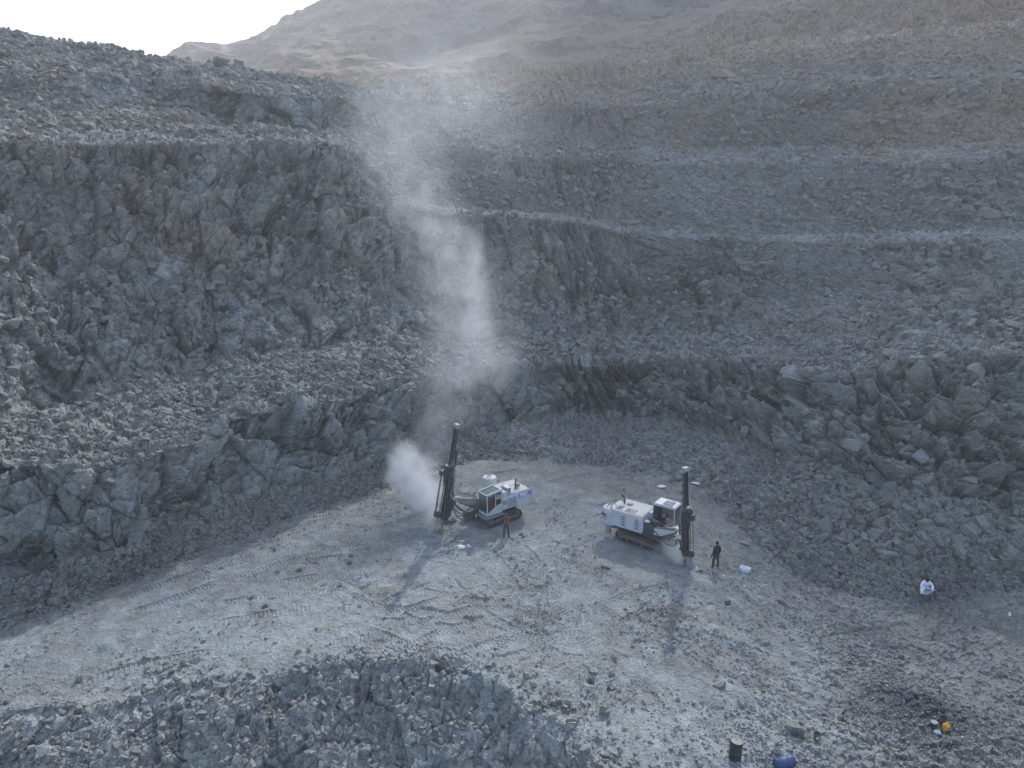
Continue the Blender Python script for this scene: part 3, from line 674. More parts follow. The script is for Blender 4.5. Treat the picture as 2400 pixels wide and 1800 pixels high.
# ================================================================== OBJECT BUILDING
class MB:
    """collects shapes into one mesh"""
    def __init__(s, M=None): s.bm = bmesh.new(); s.M = M or Matrix.Identity(4)
    def _add(s, other, mi=0):
        for f in other.faces: f.material_index = mi
        me = bpy.data.meshes.new('tmp'); other.to_mesh(me); other.free(); me.transform(s.M); s.bm.from_mesh(me); bpy.data.meshes.remove(me)
    def box(s, c, d, rot=None, bev=.015, mi=0):
        b = bmesh.new(); bmesh.ops.create_cube(b, size=1.0); bmesh.ops.scale(b, vec=d, verts=b.verts)
        if bev: bmesh.ops.bevel(b, geom=b.edges[:], offset=min(bev, min(d) * .3), segments=1, affect='EDGES')
        if rot: bmesh.ops.rotate(b, cent=(0, 0, 0), matrix=Matrix.Rotation(rot[0], 3, rot[1]), verts=b.verts)
        bmesh.ops.translate(b, vec=c, verts=b.verts); s._add(b, mi); return s
    def cyl(s, p0, p1, r0, r1=None, seg=14, mi=0):
        r1 = r0 if r1 is None else r1
        p0, p1 = Vector(p0), Vector(p1); d = p1 - p0
        b = bmesh.new(); bmesh.ops.create_cone(b, cap_ends=True, segments=seg, radius1=r0, radius2=max(r1, 1e-4), depth=d.length)
        m = Matrix.Translation((p0 + p1) / 2) @ d.to_track_quat('Z', 'Y').to_matrix().to_4x4()
        bmesh.ops.transform(b, matrix=m, verts=b.verts); s._add(b, mi); return s
    def tube(s, pts, r, seg=7, mi=0, sub=3):
        P = [Vector(p) for p in pts]
        Q = []
        for i in range(len(P) - 1):
            a, b, c, d = P[max(i - 1, 0)], P[i], P[i + 1], P[min(i + 2, len(P) - 1)]
            for k in range(sub):
                t = k / sub; Q.append(.5 * ((2 * b) + (c - a) * t + (2 * a - 5 * b + 4 * c - d) * t * t + (3 * b - a - 3 * c + d) * t ** 3))
        Q.append(P[-1]); b = bmesh.new(); prev = None
        up = Vector((0, 0, 1))
        for i, q in enumerate(Q):
            t = (Q[min(i + 1, len(Q) - 1)] - Q[max(i - 1, 0)]).normalized()
            x = t.cross(up if abs(t.z) < .9 else Vector((1, 0, 0))).normalized(); y = t.cross(x)
            ring = [b.verts.new(q + (x * math.cos(2 * math.pi * k / seg) + y * math.sin(2 * math.pi * k / seg)) * r) for k in range(seg)]
            if prev:
                for k in range(seg): b.faces.new((prev[k], prev[(k + 1) % seg], ring[(k + 1) % seg], ring[k]))
            else: b.faces.new(ring[::-1])
            prev = ring
        b.faces.new(prev); s._add(b, mi); return s
    def prism(s, poly, y0, y1, bev=.015, mi=0):      # polygon in local x,z pushed along y
        b = bmesh.new(); n = len(poly)
        A = [b.verts.new((p[0], y0, p[1])) for p in poly]; B_ = [b.verts.new((p[0], y1, p[1])) for p in poly]
        b.faces.new(A[::-1]); b.faces.new(B_)
        for i in range(n): b.faces.new((A[i], A[(i + 1) % n], B_[(i + 1) % n], B_[i]))
        bmesh.ops.recalc_face_normals(b, faces=b.faces[:])
        if bev: bmesh.ops.bevel(b, geom=b.edges[:], offset=bev, segments=1, affect='EDGES', clamp_overlap=True)
        s._add(b, mi); return s
    def lathe(s, prof, seg=20, mi=0, cap=True, wob=0.0):     # profile (r, z)
        b = bmesh.new(); prev = None; rr = random.Random(5)
        wv = [1 + rr.uniform(-wob, wob) for _ in range(seg)]
        for r, z in prof:
            ring = [b.verts.new((r * wv[k] * math.cos(2 * math.pi * k / seg), r * wv[k] * math.sin(2 * math.pi * k / seg), z)) for k in range(seg)]
            if prev:
                for k in range(seg): b.faces.new((prev[k], prev[(k + 1) % seg], ring[(k + 1) % seg], ring[k]))
            elif cap: b.faces.new(ring[::-1])
            prev = ring
        if cap: b.faces.new(prev)
        s._add(b, mi); return s
    def build(s, name, mats, parent=None, smooth=False, loc=None):
        me = bpy.data.meshes.new(name); s.bm.to_mesh(me); s.bm.free()
        for m in (mats if isinstance(mats, (list, tuple)) else [mats]): me.materials.append(m)
        if smooth: me.polygons.foreach_set('use_smooth', [True] * len(me.polygons))
        o = bpy.data.objects.new(name, me); COL.objects.link(o)
        if parent: o.parent = parent
        if loc: o.location = loc
        return o
def empty(name, loc, rz=0.0):
    o = bpy.data.objects.new(name, None); COL.objects.link(o); o.location = loc; o.rotation_euler = (0, 0, rz); o.empty_display_size = .3; return o
def text(s, name, size, loc, rot, m, parent, bold=.012, shear=0.0, xs=1.0):
    c = bpy.data.curves.new(name, 'FONT'); c.body = s; c.size = size; c.extrude = .004; c.offset = bold; c.shear = shear
    c.align_x = 'CENTER'; c.align_y = 'CENTER'; c.materials.append(m)
    t = bpy.data.objects.new(name, c); COL.objects.link(t); dg = bpy.context.evaluated_depsgraph_get(); dg.update()
    me = bpy.data.meshes.new_from_object(t.evaluated_get(dg)); bpy.data.objects.remove(t); me.name = name
    o = bpy.data.objects.new(name, me); COL.objects.link(o); o.parent = parent; o.location = loc; o.rotation_euler = rot; o.scale = (xs, 1, 1)
    return o

WHITE = mat('white_paint', (.50, .54, .60), .55, dirt=.8, dirt_col=(.34, .35, .36), scale=2.6)
WHITE2 = mat('dusty_white_paint', (.58, .60, .62), .6, dirt=.8, dirt_col=(.42, .42, .41), scale=3)
ROOF = mat('dusty_roof', (.44, .46, .47), .8, dirt=.9, dirt_col=(.46, .45, .42), scale=2.5)
BLUE = mat('blue_stripe', (.12, .23, .50), .45, dirt=.3, scale=3)
BLUEG = mat('grey_blue_band', (.13, .17, .24), .5, dirt=.3)
GREYP = mat('grey_panel', (.20, .23, .26), .55, dirt=.35, scale=4)
DARK = mat('dark_steel', (.055, .058, .062), .55, metal=.2, dirt=.40, dirt_col=(.17, .17, .17), scale=5)
DARK2 = mat('black_frame', (.02, .022, .026), .5, dirt=.2, scale=5)
STEEL = mat('worn_steel', (.12, .115, .11), .5, metal=.3, dirt=.5, dirt_col=(.26, .25, .23), scale=6)
PALE = mat('dust_coated_steel', (.28, .29, .30), .7, dirt=.6, dirt_col=(.42, .42, .41), scale=4)
TRACKM = mat('track_steel', (.10, .092, .085), .65, metal=.2, dirt=.75, dirt_col=(.22, .20, .18), scale=5)
RUST = mat('rusty_steel', (.12, .065, .045), .8, dirt=.4, dirt_col=(.20, .16, .13), scale=8)
HOSE = mat('hose_rubber', (.05, .052, .055), .6, dirt=.5, dirt_col=(.22, .22, .22), scale=8)
HOSEP = mat('dusty_hose', (.22, .23, .24), .7, dirt=.5, scale=8)
SEATM = mat('brown_interior', (.30, .10, .07), .8, dirt=.15, scale=3)
CANVAS = mat('tan_canvas', (.30, .23, .17), .9, dirt=.5, scale=4)
LETTER_W = mat('white_letters', (.75, .77, .80), .5, dirt=.1)
LETTER_D = mat('dark_letters', (.05, .07, .12), .5, dirt=.25)
PURPLE = mat('blue_hose_cover', (.035, .045, .12), .6, dirt=.3, scale=6)
def glass(name, col, a=.55):
    m, t, b = new_mat(name); b.inputs['Base Color'].default_value = (*col, 1); b.inputs['Roughness'].default_value = .12
    b.inputs['Alpha'].default_value = a; b.inputs['Specular IOR Level'].default_value = .5
    n = t.nodes.new('ShaderNodeTexNoise'); n.inputs['Scale'].default_value = 5; r = t.nodes.new('ShaderNodeMapRange')
    r.inputs['To Min'].default_value = .08; r.inputs['To Max'].default_value = .45
    t.links.new(n.outputs['Fac'], r.inputs['Value']); t.links.new(r.outputs[0], b.inputs['Roughness']); return m
GLASS_G = glass('green_glass', (.05, .11, .09), .6)
GLASS_B = glass('door_glass', (.05, .03, .03), .25)
GLASS_D = glass('dark_glass', (.02, .025, .03), .55)

def crawler(root, y0, x0, x1, r=.33, wdt=.34, tilt=0.0, lift=0.0):
    """one crawler: shoes on a chain, frame, idler, sprocket, rollers"""
    M = Matrix.Translation((0, y0, lift)) @ Matrix.Rotation(tilt, 4, 'Y')
    path = []; L = x1 - x0; n = 7
    for i in range(int(L / .05) + 1): path.append((x0 + i * .05, 0.03))
    for k in range(1, 24): a = -math.pi / 2 + math.pi * k / 24; path.append((x1 + r * math.cos(a), r + .03 + r * math.sin(a)))
    for i in range(int(L / .05) + 1):
        t = i * .05 / L; path.append((x1 - i * .05, 2 * r + .03 - .05 * math.sin(math.pi * t)))
    for k in range(1, 24): a = math.pi / 2 + math.pi * k / 24; path.append((x0 + r * math.cos(a), r + .03 + r * math.sin(a)))
    P = np.array(path); P = np.vstack([P, P[:1]]); d = np.hypot(*np.diff(P, axis=0).T); s = np.concatenate([[0], np.cumsum(d)])
    N = int(s[-1] / .135); q = MB(M)
    for i in range(N):
        a = i * s[-1] / N; x, z = np.interp(a, s, P[:, 0]), np.interp(a, s, P[:, 1])
        x2, z2 = np.interp(a + .02, s, P[:, 0]), np.interp(a + .02, s, P[:, 1]); an = -math.atan2(z2 - z, x2 - x)
        q.box((x, 0, z), (.125, wdt, .03), (an, 'Y'), 0.0)
        nx, nz = (z2 - z) / .02, -(x2 - x) / .02
        q.box((x + nx * .025, 0, z + nz * .025), (.025, wdt, .03), (an, 'Y'), 0.0)
    t = q.build('crawler_track', TRACKM, root)
    f = MB(M); f.prism([(x0 - .05, r - .10), (x1 + .05, r - .10), (x1 + .05, r + .10), (x0 + L * .6, r + .17), (x0 - .05, r + .12)], -.10, .10)
    f.box((x0 + L * .55, -.13 if y0 < 0 else .13, r + .02), (.35, .03, .12)); f.build('track_frame', STEEL, t)
    for nm, x in (('sprocket', x0), ('idler_wheel', x1)):
        g = MB(M); g.cyl((x, -.07, r + .03), (x, .07, r + .03), r - .06, seg=18); g.cyl((x, -.14, r + .03), (x, .14, r + .03), .12, seg=12)
        g.cyl((x, -.09, r + .03), (x, .09, r + .03), r - .14, seg=18); g.build(nm, STEEL, t)
    for i in range(4):
        x = x0 + L * (i + 1) / 5; g = MB(M); g.cyl((x, -.12, .13), (x, .12, .13), .085, seg=12); g.build('track_roller', STEEL, t)
    return t

def mast(root, foot, top, rod_side, side_dir, drift_at=.56, lean_name=''):
    """drill mast; z runs along the feed beam, x to the drilling side"""
    foot, top = Vector(foot), Vector(top); z = (top - foot); L = z.length; z.normalize()
    x = (Vector(rod_side) - Vector(rod_side).dot(z) * z).normalized(); y = z.cross(x)
    M = Matrix.Translation(foot) @ Matrix((x, y, z)).transposed().to_4x4()
    W_ = .115
    m = MB(M)
    for s in (-1, 1): m.box((0, s * W_, L * .5 + .25), (.21, .035, L - .5))
    m.box((-.06, 0, L * .5 + .3), (.03, 2 * W_ - .03, L - .7))
    for i in range(int(L / .55)): m.box((.115, 0, .5 + i * .55), (.02, 2 * W_, .07), (.0, 'X'), .0)
    for i in range(int(L / .9)): m.box((-.13, 0, .6 + i * .9), (.05, .36, .12), None, .01)
    m.box((0, 0, .32), (.34, .42, .12)); m.box((-.02, 0, .15), (.16, .22, .3))
    b = m.build('mast', DARK, root)
    h = MB(M); h.box((.02, .15, L + .06), (.28, .04, .28)); h.box((.02, -.15, L + .06), (.28, .04, .28)); h.box((.02, 0, L + .20), (.30, .34, .05))
    h.cyl((.06, -.13, L + .08), (.06, .13, L + .08), .14, seg=14); h.build('sheave_head', PALE, b)
    r = MB(M)                                                             # return ram and hose track beside the beam
    r.box((-.27, .05, L * .50), (.10, .12, L * .52)); r.cyl((-.27, .05, L * .18), (-.27, .05, L * .8), .035)
    r.box((-.24, .03, L * .765), (.16, .22, .22)); r.box((-.18, 0, L * .25), (.14, .2, .14)); r.build('feed_cylinder', DARK, b)
    c = MB(M)                                                             # cradle that ties the mast to the boom
    c.prism([(-.20, .5), (-.34, .35), (-.52, .9), (-.62, 1.6), (-.50, 2.5), (-.30, 3.1), (-.16, 3.1)], -.12, .12)
    c.box((-.42, .17, 1.7), (.30, .10, .9)); c.cyl((-.62, -.22, 1.75), (-.62, .22, 1.75), .13); c.cyl((-.45, -.2, .9), (-.45, .2, .9), .08)
    c.cyl((-.5, -.16, 2.6), (-.34, -.16, 1.0), .05); c.build('cradle', DARK, b)
    zd = L * drift_at
    d = MB(M); d.box((.25, 0, zd), (.24, .28, .85), None, .03); d.box((.26, 0, zd - .55), (.15, .17, .30)); d.cyl((.26, 0, zd - .9), (.26, 0, zd - .4), .05)
    d.cyl((.34, .16, zd + .1), (.34, .16, zd + .4), .07); d.box((.18, .18, zd - .1), (.12, .14, .3)); d.build('rock_drill', DARK, b)
    p = MB(M); p.box((.27, 0, zd + .47), (.22, .26, .12), None, .03); p.build('drill_cap', PALE, b)
    rg = MB(M); rg.box((.50, .02, zd + .02), (.30, .16, .22), None, .02); rg.box((.62, .02, zd - .02), (.20, .24, .30), None, .03)
    rg.cyl((.70, -.1, zd + .12), (.70, .14, zd + .12), .06); rg.build('rod_changer', DARK, b)
    for dx, dy in ((.50, -.05), (.62, .04)):
        q = MB(M); q.cyl((dx, dy, 1.0), (dx, dy, zd - .1), .028, seg=8); q.build('drill_rod', STEEL, b)
    st = MB(M); st.cyl((.26, 0, .1), (.26, 0, zd - .8), .035, seg=8); st.build('drill_string', STEEL, b)
    hd = MB(M); hd.cyl((.46, 0, .85), (.46, 0, 1.15), .19, .21, seg=16); hd.cyl((.46, 0, 1.15), (.46, 0, 1.24), .14); hd.box((.22, 0, .98), (.34, .22, .22))
    hd.build('dust_hood', DARK, b)
    sk = MB(M); sk.lathe([(.20, .80), (.19, .55), (.22, .30), (.21, .02)], 16, cap=False, wob=.06); sk.bm.verts.ensure_lookup_table()
    o = sk.build('dust_skirt', HOSEP, b, smooth=True)
    # shift the skirt under the bit
    for v in o.data.vertices: v.co = v.co + (x * .24)
    rr = random.Random(int(L * 100)); hs = MB(M)
    for k in range(6):
        a = zd + rr.uniform(-.3, .5); yy = rr.uniform(-.2, .2); bow = rr.uniform(.22, .42)
        hs.tube([(.15, yy, a + .2), (.02, yy + .18 * rr.choice((-1, 1)), a + .45), (-.22, yy, a + .1), (-bow, yy, a - .5), (-.25, yy, a - 1.2 - rr.random())], .028, 6)
    hs.build('hose_bundle', HOSEP, b)
    h2 = MB(M)
    for k in range(4):
        yy = rr.uniform(-.2, .2); h2.tube([(-.25, yy, 3.3 + rr.random()), (-.40, yy + .1, 2.6), (-.55, yy + .2, 1.9), (-.35, yy + .1, 1.1 - .3 * rr.random()), (-.1, yy, .8)], .024, 6)
    h2.build('hose_bundle', HOSE, b)
    pc = MB(M); pc.box((-.2, .1, zd - .75), (.12, .22, .9), None, .04); pc.build('hose_cover', PURPLE, b)
    return M, L

def drill_rig_one():
    O = (-.92, 43.2); z = ground_xy(*O)
    root = empty('drill_rig', (O[0], O[1], z - .03), R(217))
    tag(root, 'white tracked drill rig with blue rear stripe, green-glazed cab and leaning mast in thick dust', 'drill rig')
    crawler(root, .92, -.85, 1.35); crawler(root, -.92, -.35, 1.85)
    u = MB(); u.box((.2, 0, .68), (2.3, 1.3, .34)); u.box((-.2, 0, .90), (3.5, 1.7, .14)); u.cyl((.3, -.9, .45), (.3, .9, .45), .14)
    u.box((-1.9, 0, .86), (.2, 1.7, .2)); u.build('undercarriage', DARK, root)
    b = MB(); b.prism([(-2.02, .86), (-.98, .86), (-.93, 1.0), (.42, 1.0), (.42, 1.80), (-.6, 1.93), (-1.85, 1.97), (-2.02, 1.86)], -1.0, 1.0, .03)
    body = b.build('body', WHITE, root)
    rt = MB(); rt.box((-.85, 0, 1.965), (2.1, 1.86, .05), None, .02); rt.box((-1.2, -.4, 2.0), (.7, .6, .06)); rt.build('engine_hood_top', ROOF, body)
    for s in (1,):
        g = MB(); g.box((-.38, s * 1.004, 1.42), (.62, .02, .66), None, 0)
        g.build('louvre_panel', GREYP, body)
        g = MB()
        for k in range(5): g.box((-.38, s * 1.018, 1.13 + k * .15), (.64, .02, .035), None, 0)
        g.build('louvre_slats', WHITE, body)
        g = MB(); g.box((.20, s * 1.006, 1.50), (.30, .02, .30), None, 0); g.build('side_vent', GREYP, body)
        g = MB(); g.box((-.86, s * 1.02, 1.33), (.16, .05, .86), None, .02); g.build('side_post', WHITE, body)
        g = MB(); g.prism([(-2.015, 1.86), (-2.015, 1.55), (-1.62, 1.58), (-1.45, 1.86)], s * 1.003, s * 1.012, 0); g.build('blue_stripe', BLUE, body)
        g = MB(); g.prism([(-1.44, 1.86), (-1.60, 1.575), (-1.12, 1.56), (-1.12, 1.86)], s * 1.003, s * 1.011, 0); g.build('lettering_band', BLUEG, body)
        g = MB(); g.box((-1.03, s * 1.006, 1.66), (.15, .012, .34), None, 0); g.box((-1.24, s * 1.005, 1.50), (.60, .010, .025), None, 0); g.build('grey_patch', GREYP, body)
        text('FRD', 'lettering', .30, (-1.36, s * 1.02, 1.70), (R(90), 0, R(180)), LETTER_W, body, .016, .15, 1.15)
        g = MB()
        for x_ in (-.02, .40, -.72): g.box((x_, 1.006, 1.38), (.012, .012, .72), None, 0)
        g.build('panel_seams', GREYP, body)
    # cab on the left side of the machine
    c = MB()
    for (x, y) in ((1.60, .98), (1.60, .10), (.95, .98), (.46, .98), (.46, .10)): c.box((x, y, 1.68), (.07, .06, 1.50), None, .015)
    c.prism([(.42, .92), (1.66, .92), (1.66, 1.03), (.88, 1.48), (.42, 1.55)], .99, 1.03, .008); c.box((1.04, .54, .96), (1.26, .95, .10))
    c.box((.44, .54, 1.5), (.05, .9, 1.2)); c.box((1.62, .54, 1.06), (.06, .92, .12)); c.box((1.03, .10, 1.30), (1.2, .04, .7))
    c.prism([(.40, 2.40), (1.68, 2.30), (1.70, 2.42), (.40, 2.56)], .04, .12, .01); c.prism([(.40, 2.40), (1.68, 2.30), (1.70, 2.42), (.40, 2.56)], .96, 1.04, .01)
    c.box((.46, .54, 2.46), (.14, .95, .12)); c.box((1.66, .54, 2.36), (.06, .95, .08))
    c.box((.70, 1.0, 1.95), (.44, .03, .06)); cab = c.build('cab', WHITE, root)
    g = MB(); g.prism([(.46, 2.47), (1.64, 2.37), (1.64, 2.40), (.46, 2.50)], .12, .96, 0); g.build('roof_window', GLASS_G, cab)
    g = MB(); g.box((1.655, .54, 1.72), (.02, .82, 1.22), None, 0); g.build('windscreen', GLASS_G, cab)
    g = MB(); g.prism([(.99, 1.47), (1.57, 1.14), (1.57, 2.28), (.99, 2.34)], .995, 1.012, 0); g.build('door_window', GLASS_B, cab)
    g = MB(); g.prism([(.50, 1.58), (.90, 1.52), (.90, 1.92), (.50, 1.92)], .995, 1.012, 0); g.prism([(.50, 2.25), (.92, 2.25), (.92, 2.33), (.72, 2.37), (.50, 2.37)], .995, 1.012, 0); g.build('rear_window', GLASS_D, cab)
    g = MB(); g.box((.70, .99, 2.09), (.40, .02, .28), None, 0); g.build('beige_panel', CANVAS, cab)
    g = MB(); g.box((.9, .54, 1.35), (.45, .5, .16), None, .04); g.box((1.05, .85, 1.75), (.75, .06, .75), None, .02); g.box((1.30, .35, 1.35), (.3, .25, .6)); g.build('operator_seat', SEATM, cab)
    g = MB(); g.box((1.25, .90, 1.30), (.02, .025, .10)); g.tube([(1.70, .85, 1.25), (1.72, .86, 1.6), (1.72, .80, 2.1)], .012, 5); g.build('handle', DARK2, cab)
    g = MB(); g.prism([(.36, .80), (1.80, .80), (1.80, .86), (.36, .86)], .05, 1.10, .01); g.prism([(.3, .76), (1.86, .76), (1.86, .79), (.3, .79)], .0, 1.16, .0); g.build('cab_step', GREYP, root)
    # on the hood
    a = MB(); a.box((.12, .70, 2.02), (.40, .52, .42), None, .05); a.box((.30, .45, 2.2), (.3, .4, .2), None, .04); a.build('filter_box', WHITE, root)
    a = MB(); a.box((-.28, .55, 2.17), (.30, .62, .46), None, .02); rb = a.build('radiator_box', WHITE2, root)
    a = MB(); a.box((-.28, .868, 2.17), (.24, .02, .38), None, 0); a.box((-.10, .55, 2.17), (.07, .5, .38), None, .01); a.build('radiator_grille', GREYP, rb)
    a = MB(); a.cyl((-1.25, .45, 1.98), (-1.25, .45, 2.10), .17, .15, 18); a.build('intake_neck', WHITE2, root)
    a = MB(Matrix.Translation((-1.30, .42, 0))); a.lathe([(.05, 2.10), (.17, 2.14), (.19, 2.20), (.18, 2.27), (.06, 2.31)], 18); a.build('pre_cleaner', CANVAS, root, True)
    a = MB(); a.tube([(-1.06, .50, 1.95), (-1.06, .50, 2.3), (-1.08, .48, 2.42), (-1.20, .42, 2.56), (-1.22, .40, 2.66)], .055, 10); a.build('exhaust_pipe', RUST, root)
    a = MB(); a.cyl((-1.95, .75, 1.95), (-1.95, .75, 2.05), .06); a.cyl((-.5, -.3, 1.95), (-.5, -.3, 2.05), .07); a.build('filler_cap', RUST, root)
    a = MB(); a.box((-2.12, .2, .95), (.2, .5, .08)); a.box((-2.08, .8, .98), (.1, .12, .16)); a.build('rear_bumper', PALE, root)
    # dust collector on the far side
    M = Matrix.Translation((-.15, -1.25, 0)); a = MB(M); a.lathe([(.20, 1.35), (.40, 1.80), (.43, 2.02), (.46, 2.05), (.46, 2.45), (.42, 2.52), (.2, 2.56), (.05, 2.57)], 22); a.box((.25, .35, 1.7), (.15, .4, .1))
    dc = a.build('dust_collector', WHITE2, root)
    a = MB(M)
    for k in range(4): an = k * 1.5; a.tube([(.25 * math.cos(an), .25 * math.sin(an), 2.50), (.2 * math.cos(an), .2 * math.sin(an), 2.72), (.05, 0, 2.74), (.0, .05, 2.55)], .02, 6)
    a.cyl((0, 0, 2.55), (0, 0, 2.8), .05); a.tube([(.0, .42, 2.4), (.1, .46, 2.1), (.2, .5, 1.8)], .03, 6); a.build('collector_pipes', PALE, dc)
    # boom and hoses
    foot, top = (3.98, -.99, .08), (3.02, -.27, 7.0)
    q = MB(); q.prism([(1.0, 1.15), (1.5, 1.05), (2.9, 1.75), (3.35, 2.0), (3.35, 2.25), (2.8, 2.1), (1.3, 1.55)], -.62, -.36, .03); q.cyl((3.28, -.95, 2.1), (3.28, -.3, 2.1), .10); q.box((1.2, -.5, 1.1), (.5, .6, .5)); q.box((3.2, -.70, 2.2), (.35, .3, .3)); bo = q.build('boom', PALE, root)
    q = MB(); q.cyl((1.3, -.28, .95), (2.2, -.35, 1.35), .075); q.cyl((2.2, -.35, 1.35), (2.9, -.42, 1.75), .04); q.cyl((1.4, -.7, 1.7), (2.6, -.72, 2.25), .06); q.cyl((2.4, -.1, 1.9), (3.2, -.5, 2.05), .05); q.build('boom_cylinder', STEEL, bo)
    q = MB()
    rr = random.Random(3)
    q.tube([(1.4, -.1, 1.5), (1.9, .1, 1.25), (2.5, .15, 1.15), (3.0, 0, 1.45), (3.4, -.3, 1.9)], .07, 8)
    for k in range(7):
        y0 = rr.uniform(-.6, .2); s0 = rr.uniform(.5, 1.25); q.tube([(1.4, y0, 1.4), (2.0, y0 + rr.uniform(-.2, .2), s0 + .2), (2.6, y0, s0), (3.1, y0 - .2, s0 + .3), (3.5, -.6, 2.1 + rr.random() * .4)], .025, 6)
    q.build('hoses', HOSE, bo)
    q = MB()
    for k in range(5):
        y0 = rr.uniform(-.6, .2); q.tube([(1.4, y0, 1.6), (2.1, y0, 1.95 + rr.random() * .2), (2.8, y0, 2.2 + rr.random() * .3), (3.4, -.6, 2.5 + rr.random())], .02, 6)
    q.build('hoses', HOSEP, bo)
    mast(root, foot, top, (1, -.1, 0), None, .56)
    return root

def drill_rig_two():
    O = (8.48, 39.77); z = ground_xy(*O)
    root = empty('drill_rig', (O[0], O[1], z - .03), R(-36))
    tag(root, 'dust-covered white tracked drill rig with rounded rear cabinet and upright mast at right', 'drill rig')
    crawler(root, -.80, -1.35, 1.10, tilt=R(4), lift=.04); crawler(root, .92, -1.35, 1.10, tilt=R(4), lift=.04)
    u = MB(); u.box((0, 0, .72), (2.4, 1.3, .36)); u.box((-.4, 0, .98), (3.4, 1.7, .16)); u.cyl((-.2, -.8, .45), (-.2, .8, .45), .14); u.box((-1.6, -.55, .85), (1.0, .5, .2)); u.build('undercarriage', DARK, root)
    b = MB(); b.prism([(-2.15, 1.05), (.15, 1.05), (.22, 1.5), (.10, 2.0), (-.1, 2.06), (-2.15, 2.06)], -1.02, .05, .03); b.prism([(-2.15, 1.05), (.25, 1.05), (.25, 2.06), (-2.15, 2.06)], .06, 1.02, .03); body = b.build('body', WHITE, root)
    rt = MB(); rt.box((-1.0, 0, 2.085), (2.15, 1.95, .05), None, .02); rt.build('engine_hood_top', ROOF, body)
    for x0, n in ((-1.60, 4), (-.95, 5), (-.22, 4)):
        pass
    g = MB()
    for x0, nx in ((-1.62, 3), (-.85, 5)):
        g.box((x0 + nx * .075, -.55, 2.12), (nx * .17, .62, .03), None, .008)
    g.build('hood_grating', ROOF, body)
    g = MB()
    for x0, nx in ((-1.62, 3), (-.85, 5)):
        for i in range(nx):
            for j in range(4): g.box((x0 - nx * .075 + .09 + i * .15, -.55 + (j - 1.5) * .145, 2.139), (.095, .10, .012), None, 0)
    g.build('grating_holes', DARK2, body)
    for x in (-1.15, -.22):
        g = MB(); g.box((x, -1.024, 1.55), (.36, .012, .74), None, 0); g.build('louvre_door', WHITE, body)
        g = MB()
        for k in range(4): g.box((x, -1.034, 1.28 + k * .18), (.26, .012, .13), None, 0)
        g.build('louvre_openings', GREYP, body)
    g = MB(); g.box((-.68, -1.03, 1.55), (.40, .012, .72), None, 0); g.box((-.68, -1.04, 1.6), (.03, .03, .12)); g.build('side_door', WHITE2, body)
    # rounded cabinet at the rear
    M = Matrix.Translation((-2.25, -.62, 0)); a = MB(M); a.lathe([(.42, .92), (.52, 1.05), (.53, 1.9), (.47, 2.06), (.2, 2.12)], 24); a.box((.25, .7, 1.5), (.6, 1.1, 1.1), None, .05); cb = a.build('rear_cabinet', WHITE, root)
    text('FRD', 'lettering', .26, (-2.47, -1.125, 1.66), (R(90), 0, R(-24)), LETTER_D, cb, .012, 0, 1.1)
    g = MB(); g.box((-2.52, -1.10, 1.46), (.10, .02, .08), (R(-24), 'Z'), 0); g.box((-2.32, -1.16, 1.42), (.10, .02, .06), (R(-10), 'Z'), 0); g.build('small_marks', GREYP, cb)
    g = MB(M)
    for k in range(4): an = k * 1.4 + .4; g.tube([(.4 * math.cos(an), .4 * math.sin(an), 2.04), (.3 * math.cos(an), .3 * math.sin(an), 2.25), (.1, 0, 2.2), (.0, .1, 2.1)], .022, 6)
    g.cyl((.2, -.3, 2.05), (.2, -.3, 2.2), .05); g.cyl((-.2, .1, 2.05), (-.2, .1, 2.22), .06); g.build('cabinet_pipes', PALE, cb)
    g = MB(); g.cyl((-2.3, -.8, .93), (-2.25, -.8, .30), .15, .19, 12); g.build('canvas_chute', CANVAS, root)
    a = MB(); a.tube([(-1.72, .25, 2.08), (-1.72, .25, 2.35), (-1.74, .22, 2.5), (-1.84, .15, 2.66), (-1.88, .12, 2.76)], .06, 10); a.build('exhaust_pipe', RUST, root)
    a = MB(); a.box((-1.35, .3, 2.16), (.35, .3, .12), None, .03); a.build('hood_box', PALE, root); a = MB(); a.cyl((-1.95, .5, 2.1), (-1.95, .5, 2.25), .05); a.build('filler_cap', PALE, root)
    a = MB(); a.box((-1.55, -.9, .9), (.26, .08, .1)); a.build('tail_light', mat('red_lens', (.35, .05, .03), .4, dirt=.3), root)
    # cab far side front
    c = MB()
    c.prism([(.30, 1.15), (1.55, 1.15), (1.80, 1.30), (.30, 1.72)], .08, 1.06, .02); c.prism([(.34, 2.62), (1.66, 2.62), (1.78, 2.70), (1.66, 2.78), (.42, 2.80), (.30, 2.72)], .06, 1.08, .03)
    c.box((.34, .57, 2.1), (.06, 1.0, 1.1), None, .02)
    for (x, y) in ((1.72, .12), (1.72, 1.02)): c.box((x, y, 2.0), (.06, .06, 1.35), None, .015)
    cab = c.build('cab', WHITE, root)
    g = MB(); g.prism([(.33, 1.74), (1.69, 1.36), (1.69, 2.62), (.50, 2.62), (.33, 2.50)], .085, .11, 0); g.build('side_window', GLASS_D, cab)
    g = MB(); g.prism([(.90, 1.62), (.93, 1.62), (.93, 2.60), (.90, 2.60)], .070, .084, 0); g.prism([(.33, 1.74), (.55, 1.68), (.55, 2.60), (.50, 2.62), (.33, 2.50)], .078, .084, 0); g.build('window_frame', DARK2, cab)
    g = MB(); g.box((1.72, .57, 1.98), (.02, .84, 1.25), None, 0); g.build('windscreen', GLASS_D, cab)
    g = MB(); g.box((.8, .55, 1.75), (.45, .5, .16), None, .04); g.box((.6, .55, 2.1), (.14, .5, .6), None, .05); g.build('operator_seat', DARK2, cab)
    g = MB(); g.box((1.20, .5, 2.81), (.60, .60, .03), None, 0)
